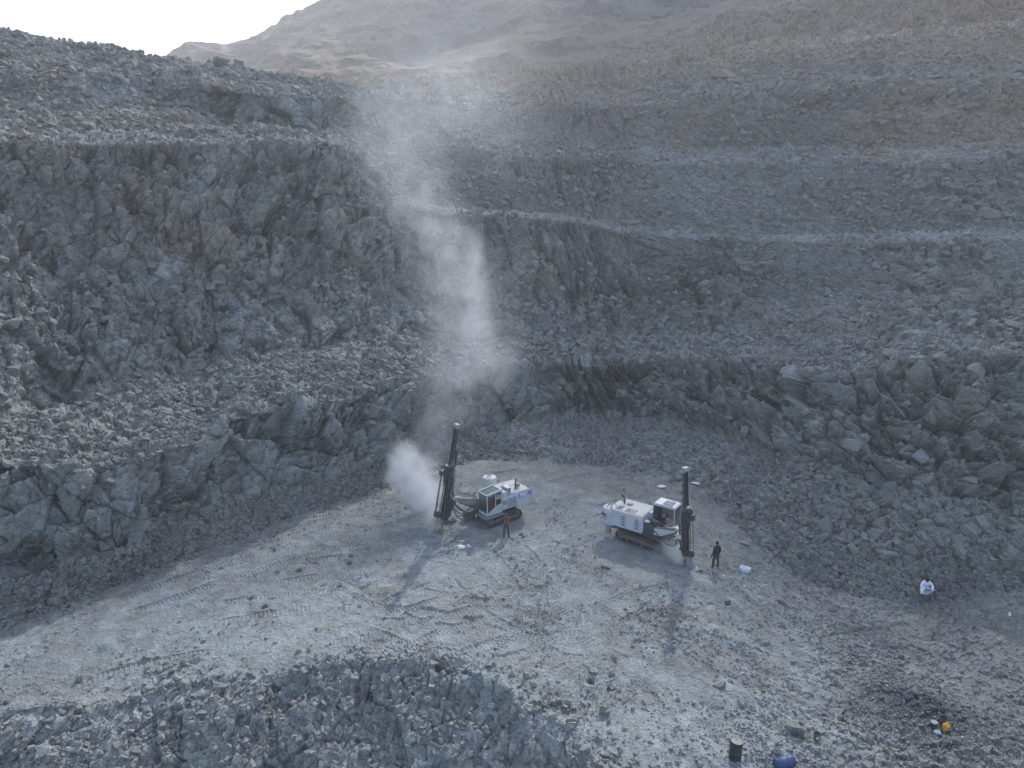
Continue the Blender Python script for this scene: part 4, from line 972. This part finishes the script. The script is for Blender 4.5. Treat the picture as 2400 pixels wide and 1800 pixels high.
    for k in range(6): g.box((.95 + k * .10, .5, 2.84), (.03, .6, .03), None, 0)
    g.build('roof_guard', PALE, cab)
    g = MB(); g.cyl((1.5, .2, 2.78), (1.5, .2, 2.86), .05); g.cyl((1.3, .95, 2.78), (1.3, .95, 2.95), .03); g.box((.45, .07, 1.95), (.08, .03, .08)); g.build('work_light', PALE, cab)
    # mechanical bay and boom
    q = MB(); q.box((.55, -.45, 1.25), (.65, .9, .5)); q.box((.38, -.85, 1.55), (.22, .2, .55)); q.box((.9, -.3, 1.5), (.4, .5, .3)); q.cyl((.3, -.7, 1.4), (.3, -.7, 1.9), .09)
    for k in range(5): q.tube([(.25, -.9 + k * .15, 1.9), (.5, -.95 + k * .15, 1.7), (.75, -.8 + k * .1, 1.3), (1.0, -.6, 1.2)], .025, 6)
    q.build('hydraulic_bay', DARK, root)
    q = MB(); q.box((.40, -.85, 1.88), (.30, .24, .06), None, .01); q.build('tool_tray', PALE, root)
    q = MB(); q.prism([(.7, 1.10), (1.3, 1.15), (2.3, 1.70), (2.75, 1.65), (2.80, 1.90), (2.2, 2.0), (1.2, 1.6), (.7, 1.45)], -.86, -.58, .03); q.cyl((2.68, -1.35, 1.75), (2.68, -.5, 1.75), .10); q.box((2.66, -1.2, 1.75), (.3, .35, .3)); bo = q.build('boom', WHITE2, root)
    q = MB(); q.cyl((.8, -.50, .90), (1.7, -.52, 1.25), .075); q.cyl((1.7, -.52, 1.25), (2.3, -.6, 1.6), .04); q.cyl((1.0, -.95, 1.7), (2.2, -1.0, 1.95), .06); q.cyl((1.5, -.3, 1.5), (2.5, -1.0, 1.8), .05); q.box((1.6, -.7, 1.15), (.6, .3, .2)); q.build('boom_cylinder', STEEL, bo)
    rr = random.Random(9); q = MB()
    for k in range(10):
        y0 = rr.uniform(-1.1, -.3); s0 = rr.uniform(.7, 1.4); q.tube([(.9, y0, 1.5), (1.5, y0, s0 + .2), (2.0, y0 - .1, s0), (2.5, y0 - .25, s0 + .35), (2.75, -1.35, 2.2 + rr.random() * .6)], .026, 6)
    q.build('hoses', HOSE, bo)
    q = MB()
    for k in range(4): y0 = rr.uniform(-1.1, -.5); q.tube([(1.6, y0, 1.9), (2.2, y0 - .1, 2.3 + .2 * rr.random()), (2.6, y0 - .3, 3.0), (2.8, -1.45, 3.4 + rr.random() * .4)], .022, 6)
    q.build('hoses', HOSEP, bo)
    mast(root, (3.27, -1.30, .05), (2.87, -1.59, 6.05), (.8, -.55, 0), None, .56)
    return root
RIG1 = drill_rig_one(); RIG2 = drill_rig_two()

# ------------------------------------------------------------------ people
SKIN = mat('brown_skin', (.10, .055, .038), .6, dirt=.05); HAIR = mat('black_hair', (.012, .011, .011), .8, dirt=.05)
CO_BROWN = mat('brown_coverall', (.085, .062, .052), .9, dirt=.35, dirt_col=(.16, .14, .12)); CO_DARK = mat('dark_jacket', (.028, .028, .030), .9, dirt=.2, dirt_col=(.09, .09, .09))
TROU = mat('brown_trousers', (.055, .048, .042), .9, dirt=.4, dirt_col=(.13, .12, .11)); VEST = mat('worn_vest', (.16, .085, .055), .9, dirt=.3)
ROBE = mat('white_robe', (.72, .76, .88), .9, dirt=.12, dirt_col=(.5, .52, .6)); BOOT = mat('black_boots', (.02, .02, .02), .7, dirt=.5)
def figure(name, J, E, Rd, root, mats, pick, sub=2):
    """one continuous body grown over a jointed skeleton (skin + subdivision), then baked"""
    names = list(J); me = bpy.data.meshes.new(name)
    me.from_pydata([J[n] for n in names], [(names.index(a), names.index(b)) for a, b in E], [])
    o = bpy.data.objects.new(name, me); COL.objects.link(o)
    md = o.modifiers.new('skin', 'SKIN'); md.use_smooth_shade = True
    ss = o.modifiers.new('sub', 'SUBSURF'); ss.levels = sub; ss.render_levels = sub
    sv = me.skin_vertices[0].data
    for i, n in enumerate(names): sv[i].radius = Rd[n] if isinstance(Rd[n], tuple) else (Rd[n], Rd[n])
    sv[names.index('pelvis')].use_root = True
    dg = bpy.context.evaluated_depsgraph_get(); nm = bpy.data.meshes.new_from_object(o.evaluated_get(dg))
    o.modifiers.clear(); o.data = nm; nm.name = name
    nm.materials.clear()
    for m in mats: nm.materials.append(m)
    for p in nm.polygons: p.material_index = pick(p.center); p.use_smooth = True
    o.parent = root; return o
def add_hand(J, E, Rd, wrist, key, d, side, thumb, curl=.4):
    """palm and five bent fingers of unequal length"""
    d = Vector(d).normalized(); s = Vector(side).normalized(); n = d.cross(s)
    w = Vector(J[wrist]); palm = w + d * .07
    J[key + 'palm'] = tuple(palm); Rd[key + 'palm'] = (.034, .018); E.append((wrist, key + 'palm'))
    for k, (off, ln) in enumerate(((-.030, .062), (-.010, .072), (.010, .068), (.030, .052))):
        a = palm + s * off + d * .025; b = a + (d * math.cos(curl) + n * math.sin(curl)) * ln * .55; c = b + (d * math.cos(curl * 2.2) + n * math.sin(curl * 2.2)) * ln * .5
        for nm, q, r in (('a', a, .011), ('b', b, .009), ('c', c, .008)): J[f'{key}{k}{nm}'] = tuple(q); Rd[f'{key}{k}{nm}'] = r
        E += [(key + 'palm', f'{key}{k}a'), (f'{key}{k}a', f'{key}{k}b'), (f'{key}{k}b', f'{key}{k}c')]
    a = palm - s * .035 * thumb - d * .02; b = a - s * .03 * thumb + d * .03
    J[key + 't1'] = tuple(a); J[key + 't2'] = tuple(b); Rd[key + 't1'] = .013; Rd[key + 't2'] = .010; E += [(key + 'palm', key + 't1'), (key + 't1', key + 't2')]
def head_bits(root, c, hair_prof, m, name='hair'):
    h = MB(Matrix.Translation(c)); h.lathe(hair_prof, 16); return h.build(name, m, root, True)
def standing(loc, rz, pose, mats, label, cap, scale=1.0):
    root = empty('person', loc, rz); root.scale = (scale,) * 3
    tag(root, label, 'person')
    J = dict(pelvis=(0, 0, .92), waist=(0, .0, 1.08), chest=(0, .01, 1.28), neck0=(0, 0, 1.44), neck=(0, .01, 1.50), head=(0, .03, 1.60), crown=(0, .02, 1.68), nose=(0, .115, 1.585))
    Rd = dict(pelvis=(.175, .13), waist=(.16, .12), chest=(.195, .135), neck0=(.085, .075), neck=.052, head=(.078, .09), crown=(.06, .072), nose=.012)
    E = [('pelvis', 'waist'), ('waist', 'chest'), ('chest', 'neck0'), ('neck0', 'neck'), ('neck', 'head'), ('head', 'crown'), ('head', 'nose')]
    for s, k in ((-1, 'l'), (1, 'r')):
        st, fw, eb, wr = pose[k]
        J[k + 'hip'] = (s * .095, 0, .86); J[k + 'knee'] = (s * (.10 + st * .5), .03 + fw, .48); J[k + 'ank'] = (s * (.10 + st), fw - .01, .09); J[k + 'toe'] = (s * (.12 + st), fw + .14, .04)
        J[k + 'sh'] = (s * .19, 0, 1.39); J[k + 'elb'] = eb; J[k + 'wr'] = wr; J[k + 'ear'] = (s * .088, .02, 1.59)
        Rd.update({k + 'hip': .115, k + 'knee': .082, k + 'ank': .068, k + 'toe': .045, k + 'sh': .080, k + 'elb': .060, k + 'wr': .038, k + 'ear': (.012, .02)})
        E += [('pelvis', k + 'hip'), (k + 'hip', k + 'knee'), (k + 'knee', k + 'ank'), (k + 'ank', k + 'toe'), ('neck0', k + 'sh'), (k + 'sh', k + 'elb'), (k + 'elb', k + 'wr'), ('head', k + 'ear')]
        d = Vector(wr) - Vector(eb); sd = Vector((0, 1, 0)) if abs(d.normalized().y) < .7 else Vector((0, 0, 1))
        add_hand(J, E, Rd, k + 'wr', k + 'h', d, sd, 1)
    W_ = [Vector(pose['l'][3]), Vector(pose['r'][3])]
    def pick(c):
        if c.z > 1.475: return 2
        if any((c - w).length < .035 or ((c - w).length < .24 and (c - w).dot(w - Vector(pose['l' if i == 0 else 'r'][2])) > 0 and abs(c.x) > .12 * (i >= 0)) for i, w in enumerate(W_)): return 2
        if c.z < .10: return 3
        return 0 if c.z > .93 else 1
    body = figure('body', J, E, Rd, root, mats, pick)
    if cap: head_bits(root, (0, .01, 1.615), [(.098, 0), (.105, .04), (.09, .09), (.05, .12), (.01, .13)], cap[0], cap[1])
    return root, body
g1 = at_z(1187, 1263, 0.0); z1 = ground_xy(g1[0], g1[1])
r1, b1 = standing((g1[0], g1[1], z1), R(8), {'l': (.07, 0, (-.28, .06, 1.16), (-.14, .26, 1.06)), 'r': (.06, .03, (.28, .06, 1.16), (.14, .26, 1.05))}, [CO_BROWN, CO_BROWN, SKIN, BOOT],
    'person in brown coverall and worn vest standing in front of the left-hand drill rig', (CO_BROWN, 'cap'), 1.0)
v = MB(); 
for s in (-1, 1): v.prism([(s * .05, 1.02), (s * .17, 1.02), (s * .17, 1.30), (s * .11, 1.44), (s * .06, 1.44)], -.155, -.125, .01)
v.box((0, -.145, 1.12), (.30, .02, .06), None, 0); v.build('vest', VEST, r1)
g2 = at_z(1677, 1327, -.05); z2 = ground_xy(g2[0], g2[1])
standing((g2[0], g2[1], z2), R(35), {'l': (.09, .05, (-.32, -.02, 1.14), (-.36, .04, .90)), 'r': (.08, -.05, (.27, -.04, 1.12), (.27, .03, .86))}, [CO_DARK, TROU, SKIN, BOOT],
    'person in dark jacket standing right of the mast of the right-hand rig', (HAIR, 'hair'), 1.0)
def seated():
    g = ground(2166, 1392); root = empty('person', (g.x, g.y, g.z), R(172))
    tag(root, 'person in a white robe sitting with knees apart on the right gravel slope', 'person')
    J = dict(pelvis=(0, -.10, .30), waist=(0, -.10, .45), chest=(0, -.03, .66), neck0=(0, .03, .80), neck=(0, .06, .85), head=(0, .11, .94), crown=(0, .11, 1.02), nose=(0, .195, .915))
    Rd = dict(pelvis=(.16, .13), waist=(.145, .11), chest=(.175, .12), neck0=(.085, .075), neck=.052, head=(.078, .09), crown=(.06, .072), nose=.012)
    E = [('pelvis', 'waist'), ('waist', 'chest'), ('chest', 'neck0'), ('neck0', 'neck'), ('neck', 'head'), ('head', 'crown'), ('head', 'nose')]
    for s, k in ((-1, 'l'), (1, 'r')):
        J[k + 'hip'] = (s * .12, -.05, .28); J[k + 'knee'] = (s * .34, .33, .44); J[k + 'ank'] = (s * .33, .40, .07); J[k + 'toe'] = (s * .36, .55, .03)
        J[k + 'sh'] = (s * .19, .02, .76); J[k + 'elb'] = (s * .33, .16, .54); J[k + 'wr'] = (s * .11, .35, .50); J[k + 'ear'] = (s * .088, .10, .93)
        Rd.update({k + 'hip': .09, k + 'knee': .062, k + 'ank': .046, k + 'toe': .036, k + 'sh': .062, k + 'elb': .045, k + 'wr': .03, k + 'ear': (.012, .02)})
        E += [('pelvis', k + 'hip'), (k + 'hip', k + 'knee'), (k + 'knee', k + 'ank'), (k + 'ank', k + 'toe'), ('neck0', k + 'sh'), (k + 'sh', k + 'elb'), (k + 'elb', k + 'wr'), ('head', k + 'ear')]
        add_hand(J, E, Rd, k + 'wr', k + 'h', (-s * .8, .5, -.1), (0, 0, 1), 1, .6)
    figure('body', J, E, Rd, root, [SKIN], lambda c: 0)
    # robe: torso, sleeves and a skirt stretched over the knees
    J2 = {n: J[n] for n in ('pelvis', 'waist', 'chest', 'neck0')}; R2 = dict(pelvis=(.21, .17), waist=(.20, .15), chest=(.215, .155), neck0=(.105, .09)); E2 = [('pelvis', 'waist'), ('waist', 'chest'), ('chest', 'neck0')]
    for s, k in ((-1, 'l'), (1, 'r')):
        J2[k + 'sh'] = J[k + 'sh']; J2[k + 'elb'] = J[k + 'elb']; J2[k + 'cuff'] = tuple(Vector(J[k + 'elb']).lerp(Vector(J[k + 'wr']), .85)); R2.update({k + 'sh': .085, k + 'elb': .075, k + 'cuff': .065})
        J2[k + 'hip'] = J[k + 'hip']; J2[k + 'knee'] = J[k + 'knee']; R2.update({k + 'hip': .13, k + 'knee': .095})
        E2 += [('neck0', k + 'sh'), (k + 'sh', k + 'elb'), (k + 'elb', k + 'cuff'), ('pelvis', k + 'hip'), (k + 'hip', k + 'knee')]
    J2['hem'] = (.32, .39, .20); R2['hem'] = (.085, .08); E2.append(('rknee', 'hem'))
    figure('robe', J2, E2, R2, root, [ROBE], lambda c: 0)
    # cloth stretched from knee to knee
    bm = bmesh.new(); n = 9; prev = None; grid = []
    for i in range(n):
        t = i / (n - 1); x = -.30 + .62 * t; row = []
        for j in range(6):
            q = j / 5; y = .05 + .34 * q; zz = .42 - .17 * math.sin(math.pi * t) * (1 - .2 * q) - .17 * q * q * t + .012 * math.sin(9 * t + 4 * q)
            row.append(bm.verts.new((x, y, zz)))
        grid.append(row)
    for i in range(n - 1):
        for j in range(5): bm.faces.new((grid[i][j], grid[i + 1][j], grid[i + 1][j + 1], grid[i][j + 1]))
    bmesh.ops.solidify(bm, geom=bm.faces[:], thickness=.015)
    me = bpy.data.meshes.new('robe_skirt'); bm.to_mesh(me); bm.free(); me.materials.append(ROBE); me.polygons.foreach_set('use_smooth', [True] * len(me.polygons))
    o = bpy.data.objects.new('robe_skirt', me); COL.objects.link(o); o.parent = root
    head_bits(root, (0, .10, .955), [(.092, 0), (.098, .04), (.085, .085), (.045, .105), (.01, .11)], HAIR)
seated()

# ------------------------------------------------------------------ drums, pails, bags and litter
def drum(name, loc, r, h, m, label, cat, tilt=(0, 0), lid=None, open_top=False, extra=None):
    root = empty(name, loc); root.rotation_euler = (tilt[0], tilt[1], random.uniform(0, 6)); tag(root, label, cat)
    p = [(r * .96, 0), (r, .01), (r, h * .32), (r * 1.035, h * .335), (r, h * .35), (r, h * .65), (r * 1.035, h * .665), (r, h * .68), (r, h - .01), (r * 1.04, h), (r * 1.0, h + .008), (r * .94, h - .005)]
    if open_top: p += [(r * .94, h * .15), (.01, h * .15)]
    b = MB(); b.lathe(p, 28); b.build('drum_body', m, root, True)
    if lid: l = MB(Matrix.Translation((0, 0, h - .004))); l.cyl((0, 0, -.008), (0, 0, .0), r * .93, seg=28); l.cyl((r * .5, 0, 0), (r * .5, 0, .02), .035); l.cyl((-r * .6, 0, 0), (-r * .6, 0, .015), .02); l.build('drum_lid', lid, root)
    if extra: extra(root)
    return root
DRUMD = mat('black_drum', (.028, .030, .032), .6, dirt=.5, dirt_col=(.12, .11, .10), scale=4); DRUMB = mat('blue_drum', (.030, .060, .16), .5, dirt=.45, dirt_col=(.14, .16, .20), scale=4)
DRUMR = mat('brown_drum', (.13, .055, .045), .7, dirt=.4, dirt_col=(.14, .11, .10), scale=5); DRUMG = mat('grey_brown_drum', (.10, .095, .09), .7, dirt=.4, scale=6)
LIDM = mat('wet_lid', (.22, .23, .24), .15, metal=.4, dirt=.5, dirt_col=(.30, .29, .28), scale=3); YEL = mat('yellow_plastic', (.62, .33, .03), .5, dirt=.2, dirt_col=(.35, .28, .15)); LABEL = mat('paper_label', (.55, .52, .50), .8, dirt=.3)
SHEET = mat('white_sheet', (.62, .66, .69), .7, dirt=.25, dirt_col=(.45, .47, .48))
def gz(u, v): 
    p = ground(u, v); return (p.x, p.y, p.z)
drum('oil_drum', gz(1722, 1778), .235, .74, DRUMD, 'dark upright oil drum with a wet grey lid near the bottom edge', 'drum', (R(3), R(7)), LIDM)
p = gz(1838, 1800)
bd = drum('oil_drum', (p[0] - .36, p[1] - .08, p[2] + .235), .225, .74, DRUMB, 'blue oil drum lying on its side at the bottom edge of the picture', 'drum', (0, 0), LIDM)
bd.rotation_euler = (0, R(88), R(16))
def lab(root): 
    l = MB(); l.box((.0, -.136, .17), (.10, .012, .13), None, 0); l.build('paper_label', LABEL, root)
d = drum('small_drum', gz(1914, 1731), .132, .31, DRUMG, 'small open grey-brown drum with a pale label standing alone', 'drum', (0, 0), None, True, lab); d.rotation_euler = (0, 0, R(-15))
drum('pail', gz(2209, 1697), .145, .34, DRUMR, 'brown open pail standing behind the yellow canister', 'pail', (0, 0), None, True)
drum('pail', gz(2188, 1706), .145, .29, DRUMD, 'black pail standing left of the brown pail', 'pail', (R(2), 0), GREYP)
def canister():
    root = empty('canister', gz(2216, 1711), R(20)); tag(root, 'yellow plastic canister with a round cap lying beside the brown pail', 'canister')
    b = MB(); b.box((0, 0, .16), (.30, .20, .30), None, .05); b.tube([(-.08, 0, .30), (-.06, 0, .36), (.04, 0, .36), (.06, 0, .30)], .02, 8); b.build('canister_body', YEL, root)
    b = MB(); b.cyl((0, -.10, .18), (0, -.125, .18), .075, seg=16); b.build('canister_label', LABEL, root)
    b = MB(); b.cyl((.0, -.12, .18), (.0, -.14, .18), .045, seg=14); b.cyl((.11, 0, .29), (.11, 0, .35), .035); b.build('cap', DRUMG, root)
canister()
def bag(name, u, v, sx, sy, sz, m, label, cat, seed, rz=0.0):
    rr = np.random.default_rng(seed); bm = bmesh.new(); bmesh.ops.create_icosphere(bm, subdivisions=4, radius=1.0)
    V = np.array([q.co[:] for q in bm.verts]); n1 = fbm(V + seed, .9, 3, seed); n2 = 1 - np.abs(fbm(V * np.array((1, 1, .6)) + seed, .55, 3, seed + 2)) * 1.6
    k = .92 + .38 * n1 + .34 * (n2 - .5); flat_ = np.where(V[:, 2] < -.35, -.35, V[:, 2])
    P = np.stack([V[:, 0] * k * sx / 2, V[:, 1] * k * sy / 2, (flat_ + .35) * k * sz / 1.35], -1)
    for q, c in zip(bm.verts, P): q.co = c
    me = bpy.data.meshes.new(name); bm.to_mesh(me); bm.free(); me.materials.append(m)
    o = bpy.data.objects.new(name, me); COL.objects.link(o); o.location = gz(u, v); o.location.z -= .01; o.rotation_euler = (0, 0, rz); tag(o, label, cat); return o
bag('sack', 1746, 1340, .66, .50, .34, SHEET, 'crumpled white plastic sack lying right of the standing person in the dark jacket', 'sack', 3)
bag('sheet', 1550, 1141, .66, .42, .07, SHEET, 'flat white sheet on the dark gravel left of the right-hand mast', 'sheet', 5, .1)
bag('sheet', 1631, 1133, .62, .44, .09, SHEET, 'white crumpled sheet on the dark gravel right of the right-hand mast', 'sheet', 8, -.5)
bag('scrap', 1599, 1129, .18, .12, .04, SHEET, 'tiny white scrap directly left of the right-hand mast', 'scrap', 9)
bag('sack', 1079, 1284, .62, .40, .16, SHEET, 'dusty white flattened sack on the shadowed floor below the left-hand rig', 'sack', 11, .1)
bag('sack', 1100, 1283, .28, .24, .17, SHEET, 'small round white bag right of the flattened sack below the left-hand rig', 'bag', 13)
bag('sack', 1083, 1268, .22, .12, .07, SHEET, 'small pale scrap of sacking above the flattened sack', 'scrap', 15, .5)
bag('bag', 2196, 1717, .26, .20, .10, SHEET, 'white plastic bag in front of the black pail', 'bag', 17, -.5)
bag('scrap', 1695, 1350, .18, .13, .10, SHEET, 'small white lump left of the crumpled white sack', 'scrap', 19)
bag('scrap', 1744, 1375, .14, .18, .12, SHEET, 'small white lump below the crumpled white sack', 'scrap', 23)
bag('scrap', 2256, 1727, .14, .08, .05, SHEET, 'tiny white scrap right of the yellow canister', 'scrap', 21)
bag('sack', 1828, 1414, .62, .50, .16, DRUMD, 'black oily sack slumped on the dusty floor edge', 'sack', 27, -.4)
bag('jug', 1634, 1338, .20, .20, .30, SHEET, 'pale water jug beside the foot of the right-hand mast', 'jug', 31)
bag('bag', 1643, 1340, .30, .22, .09, HOSE, 'dark cloth bag lying right of the pale water jug', 'bag', 33)
o = MB(); o.box((0, 0, .02), (.46, .13, .03), None, .004); o = o.build('board', SHEET, None, loc=gz(2366, 1440)); o.rotation_euler = (0, R(3), R(50)); tag(o, 'pale flat board lying on the slope at the far right', 'board')
o = MB(); o.tube([(-.55, 0, .03), (-.2, .02, .04), (.5, 0, .03)], .018, 6); o = o.build('stick', CANVAS, None, loc=gz(2240, 1468)); o.rotation_euler = (0, 0, R(-50)); tag(o, 'thin pale stick lying below the seated person', 'stick')
rr = random.Random(21); hp = MB()
for k in range(4):
    pts = [(rr.uniform(-.5, .5), rr.uniform(-.25, .25), .03 + .03 * k) for _ in range(6)]; hp.tube(pts, .022, 6)
o = hp.build('hose_coil', HOSE, None, loc=gz(1052, 1224)); tag(o, 'tangle of dark hose on the ground between mast and tracks of the left rig', 'hose')

# ------------------------------------------------------------------ drilling dust
def dust(name, blobs, label, col=(.80, .80, .80), nscale=.55, pad=1.02, sharp=(.38, .62)):
    """blobs: (u, v, Y, radius, strength) - puffs of dust summed inside one closed box"""
    C = [(at_Y(u, v, y), r, s) for u, v, y, r, s in blobs]
    lo = np.min([c - r * pad for c, r, s in C], 0); hi = np.max([c + r * pad for c, r, s in C], 0)
    bm = bmesh.new(); bmesh.ops.create_cube(bm, size=1.0); bmesh.ops.scale(bm, vec=(hi - lo).tolist(), verts=bm.verts); bmesh.ops.translate(bm, vec=((hi + lo) / 2).tolist(), verts=bm.verts)
    me = bpy.data.meshes.new(name); bm.to_mesh(me); bm.free(); o = bpy.data.objects.new(name, me); COL.objects.link(o); tag(o, label, 'dust', kind='stuff')
    m = bpy.data.materials.new(name); m.use_nodes = True; t = m.node_tree; N = t.nodes; L = t.links; N.remove(N['Principled BSDF'])
    g = N.new('ShaderNodeNewGeometry'); acc = None
    wn = N.new('ShaderNodeTexNoise'); wn.inputs['Scale'].default_value = nscale * .6; wn.inputs['Detail'].default_value = 2; L.new(g.outputs['Position'], wn.inputs['Vector'])
    wv = N.new('ShaderNodeVectorMath'); wv.operation = 'SUBTRACT'; L.new(wn.outputs['Color'], wv.inputs[0]); wv.inputs[1].default_value = (.5, .5, .5)
    ws = N.new('ShaderNodeVectorMath'); ws.operation = 'MULTIPLY_ADD'; L.new(wv.outputs[0], ws.inputs[0]); ws.inputs[1].default_value = (1.6 / nscale * .55,) * 3; L.new(g.outputs['Position'], ws.inputs[2])
    def math_(op, a, b=None, c=None):
        n = N.new('ShaderNodeMath'); n.operation = op
        for i, x in enumerate((a, b, c)):
            if x is None: continue
            if isinstance(x, (int, float)): n.inputs[i].default_value = x
            else: L.new(x, n.inputs[i])
        return n.outputs[0]
    for c, r, s in C:
        d = N.new('ShaderNodeVectorMath'); d.operation = 'DISTANCE'; L.new(ws.outputs[0], d.inputs[0]); d.inputs[1].default_value = c.tolist()
        mr = N.new('ShaderNodeMapRange'); mr.interpolation_type = 'SMOOTHERSTEP'; mr.inputs['From Min'].default_value = r * .92; mr.inputs['From Max'].default_value = 0.0; mr.inputs['To Max'].default_value = s
        L.new(d.outputs['Value'], mr.inputs['Value'])
        acc = mr.outputs[0] if acc is None else math_('ADD', acc, mr.outputs[0])
    n2 = N.new('ShaderNodeTexNoise'); n2.inputs['Scale'].default_value = nscale; n2.inputs['Detail'].default_value = 5; n2.inputs['Roughness'].default_value = .6; L.new(g.outputs['Position'], n2.inputs['Vector'])
    r2 = N.new('ShaderNodeMapRange'); r2.inputs['From Min'].default_value = sharp[0]; r2.inputs['From Max'].default_value = sharp[1]; r2.inputs['To Min'].default_value = .10; L.new(n2.outputs['Fac'], r2.inputs['Value'])
    dens_ = math_('MULTIPLY', acc, r2.outputs[0])
    pv = N.new('ShaderNodeVolumePrincipled'); pv.inputs['Color'].default_value = (*col, 1); pv.inputs['Anisotropy'].default_value = .25; L.new(dens_, pv.inputs['Density'])
    L.new(pv.outputs[0], N['Material Output'].inputs['Volume']); me.materials.append(m); return o
def along(path, n):
    p = np.array(path, float); t = np.linspace(0, len(p) - 1, n); return [tuple(np.interp(q, np.arange(len(p)), p[:, i]) for i in range(5)) for q in t]
dust('dust_cloud', along([(1028,1232,41.4,.6,4),(1005,1190,41.9,1.0,4),(980,1150,42.6,1.6,2.6),(962,1110,43.2,1.9,1.6),(945,1065,43.8,1.8,.8)], 7) + [(1012,1150,43.2,1.2,2.2),(925,1115,43.2,1.1,1.0),(1005,1095,44.2,1.5,.9),(1000,1215,41.6,.7,3)],
     'thick pale dust cloud blowing left from the foot of the left-hand mast', col=(.96, .96, .97), nscale=.8, sharp=(.34, .60))
dust('dust_plume', along([(995,1080,45.5,2.0,.16),(1005,1040,47,2.8,.16),(1045,960,50,4.0,.13),(1070,880,53,5.6,.095),(1095,800,55,6.4,.075),(1085,710,57,6.6,.075),(1060,620,59,6.2,.08),(1015,530,61,5.4,.085),(965,440,64,5.6,.075),(925,350,67,7.2,.05),(910,290,70,9.0,.032)], 14)
     + [(1112,760,56,2.6,.24),(1120,690,57,2.6,.30),(1114,620,58,2.3,.26),(1105,565,59,2.1,.13),(1018,735,56,1.6,.34),(1165,850,56,4.2,.10),(1180,780,57,3.5,.06),(1000,520,60,2.4,.12),(985,450,62,2.4,.10),(1000,230,76,11,.028),(1130,270,78,11,.026),(1060,200,80,10,.02)],
     'tall wispy dust plume drifting up the pit wall behind the left-hand rig', col=(.93, .95, .97), nscale=.42, sharp=(.38, .68))
dust('dust_puff', [(1598,1306,37.0,.8,4.5),(1585,1294,37.5,1.1,4.0),(1565,1280,38.1,1.1,2.6),(1548,1266,38.8,1.0,1.2)], 'low pale dust puff between the tracks and mast of the right-hand rig', col=(.96, .96, .95), nscale=1.2)
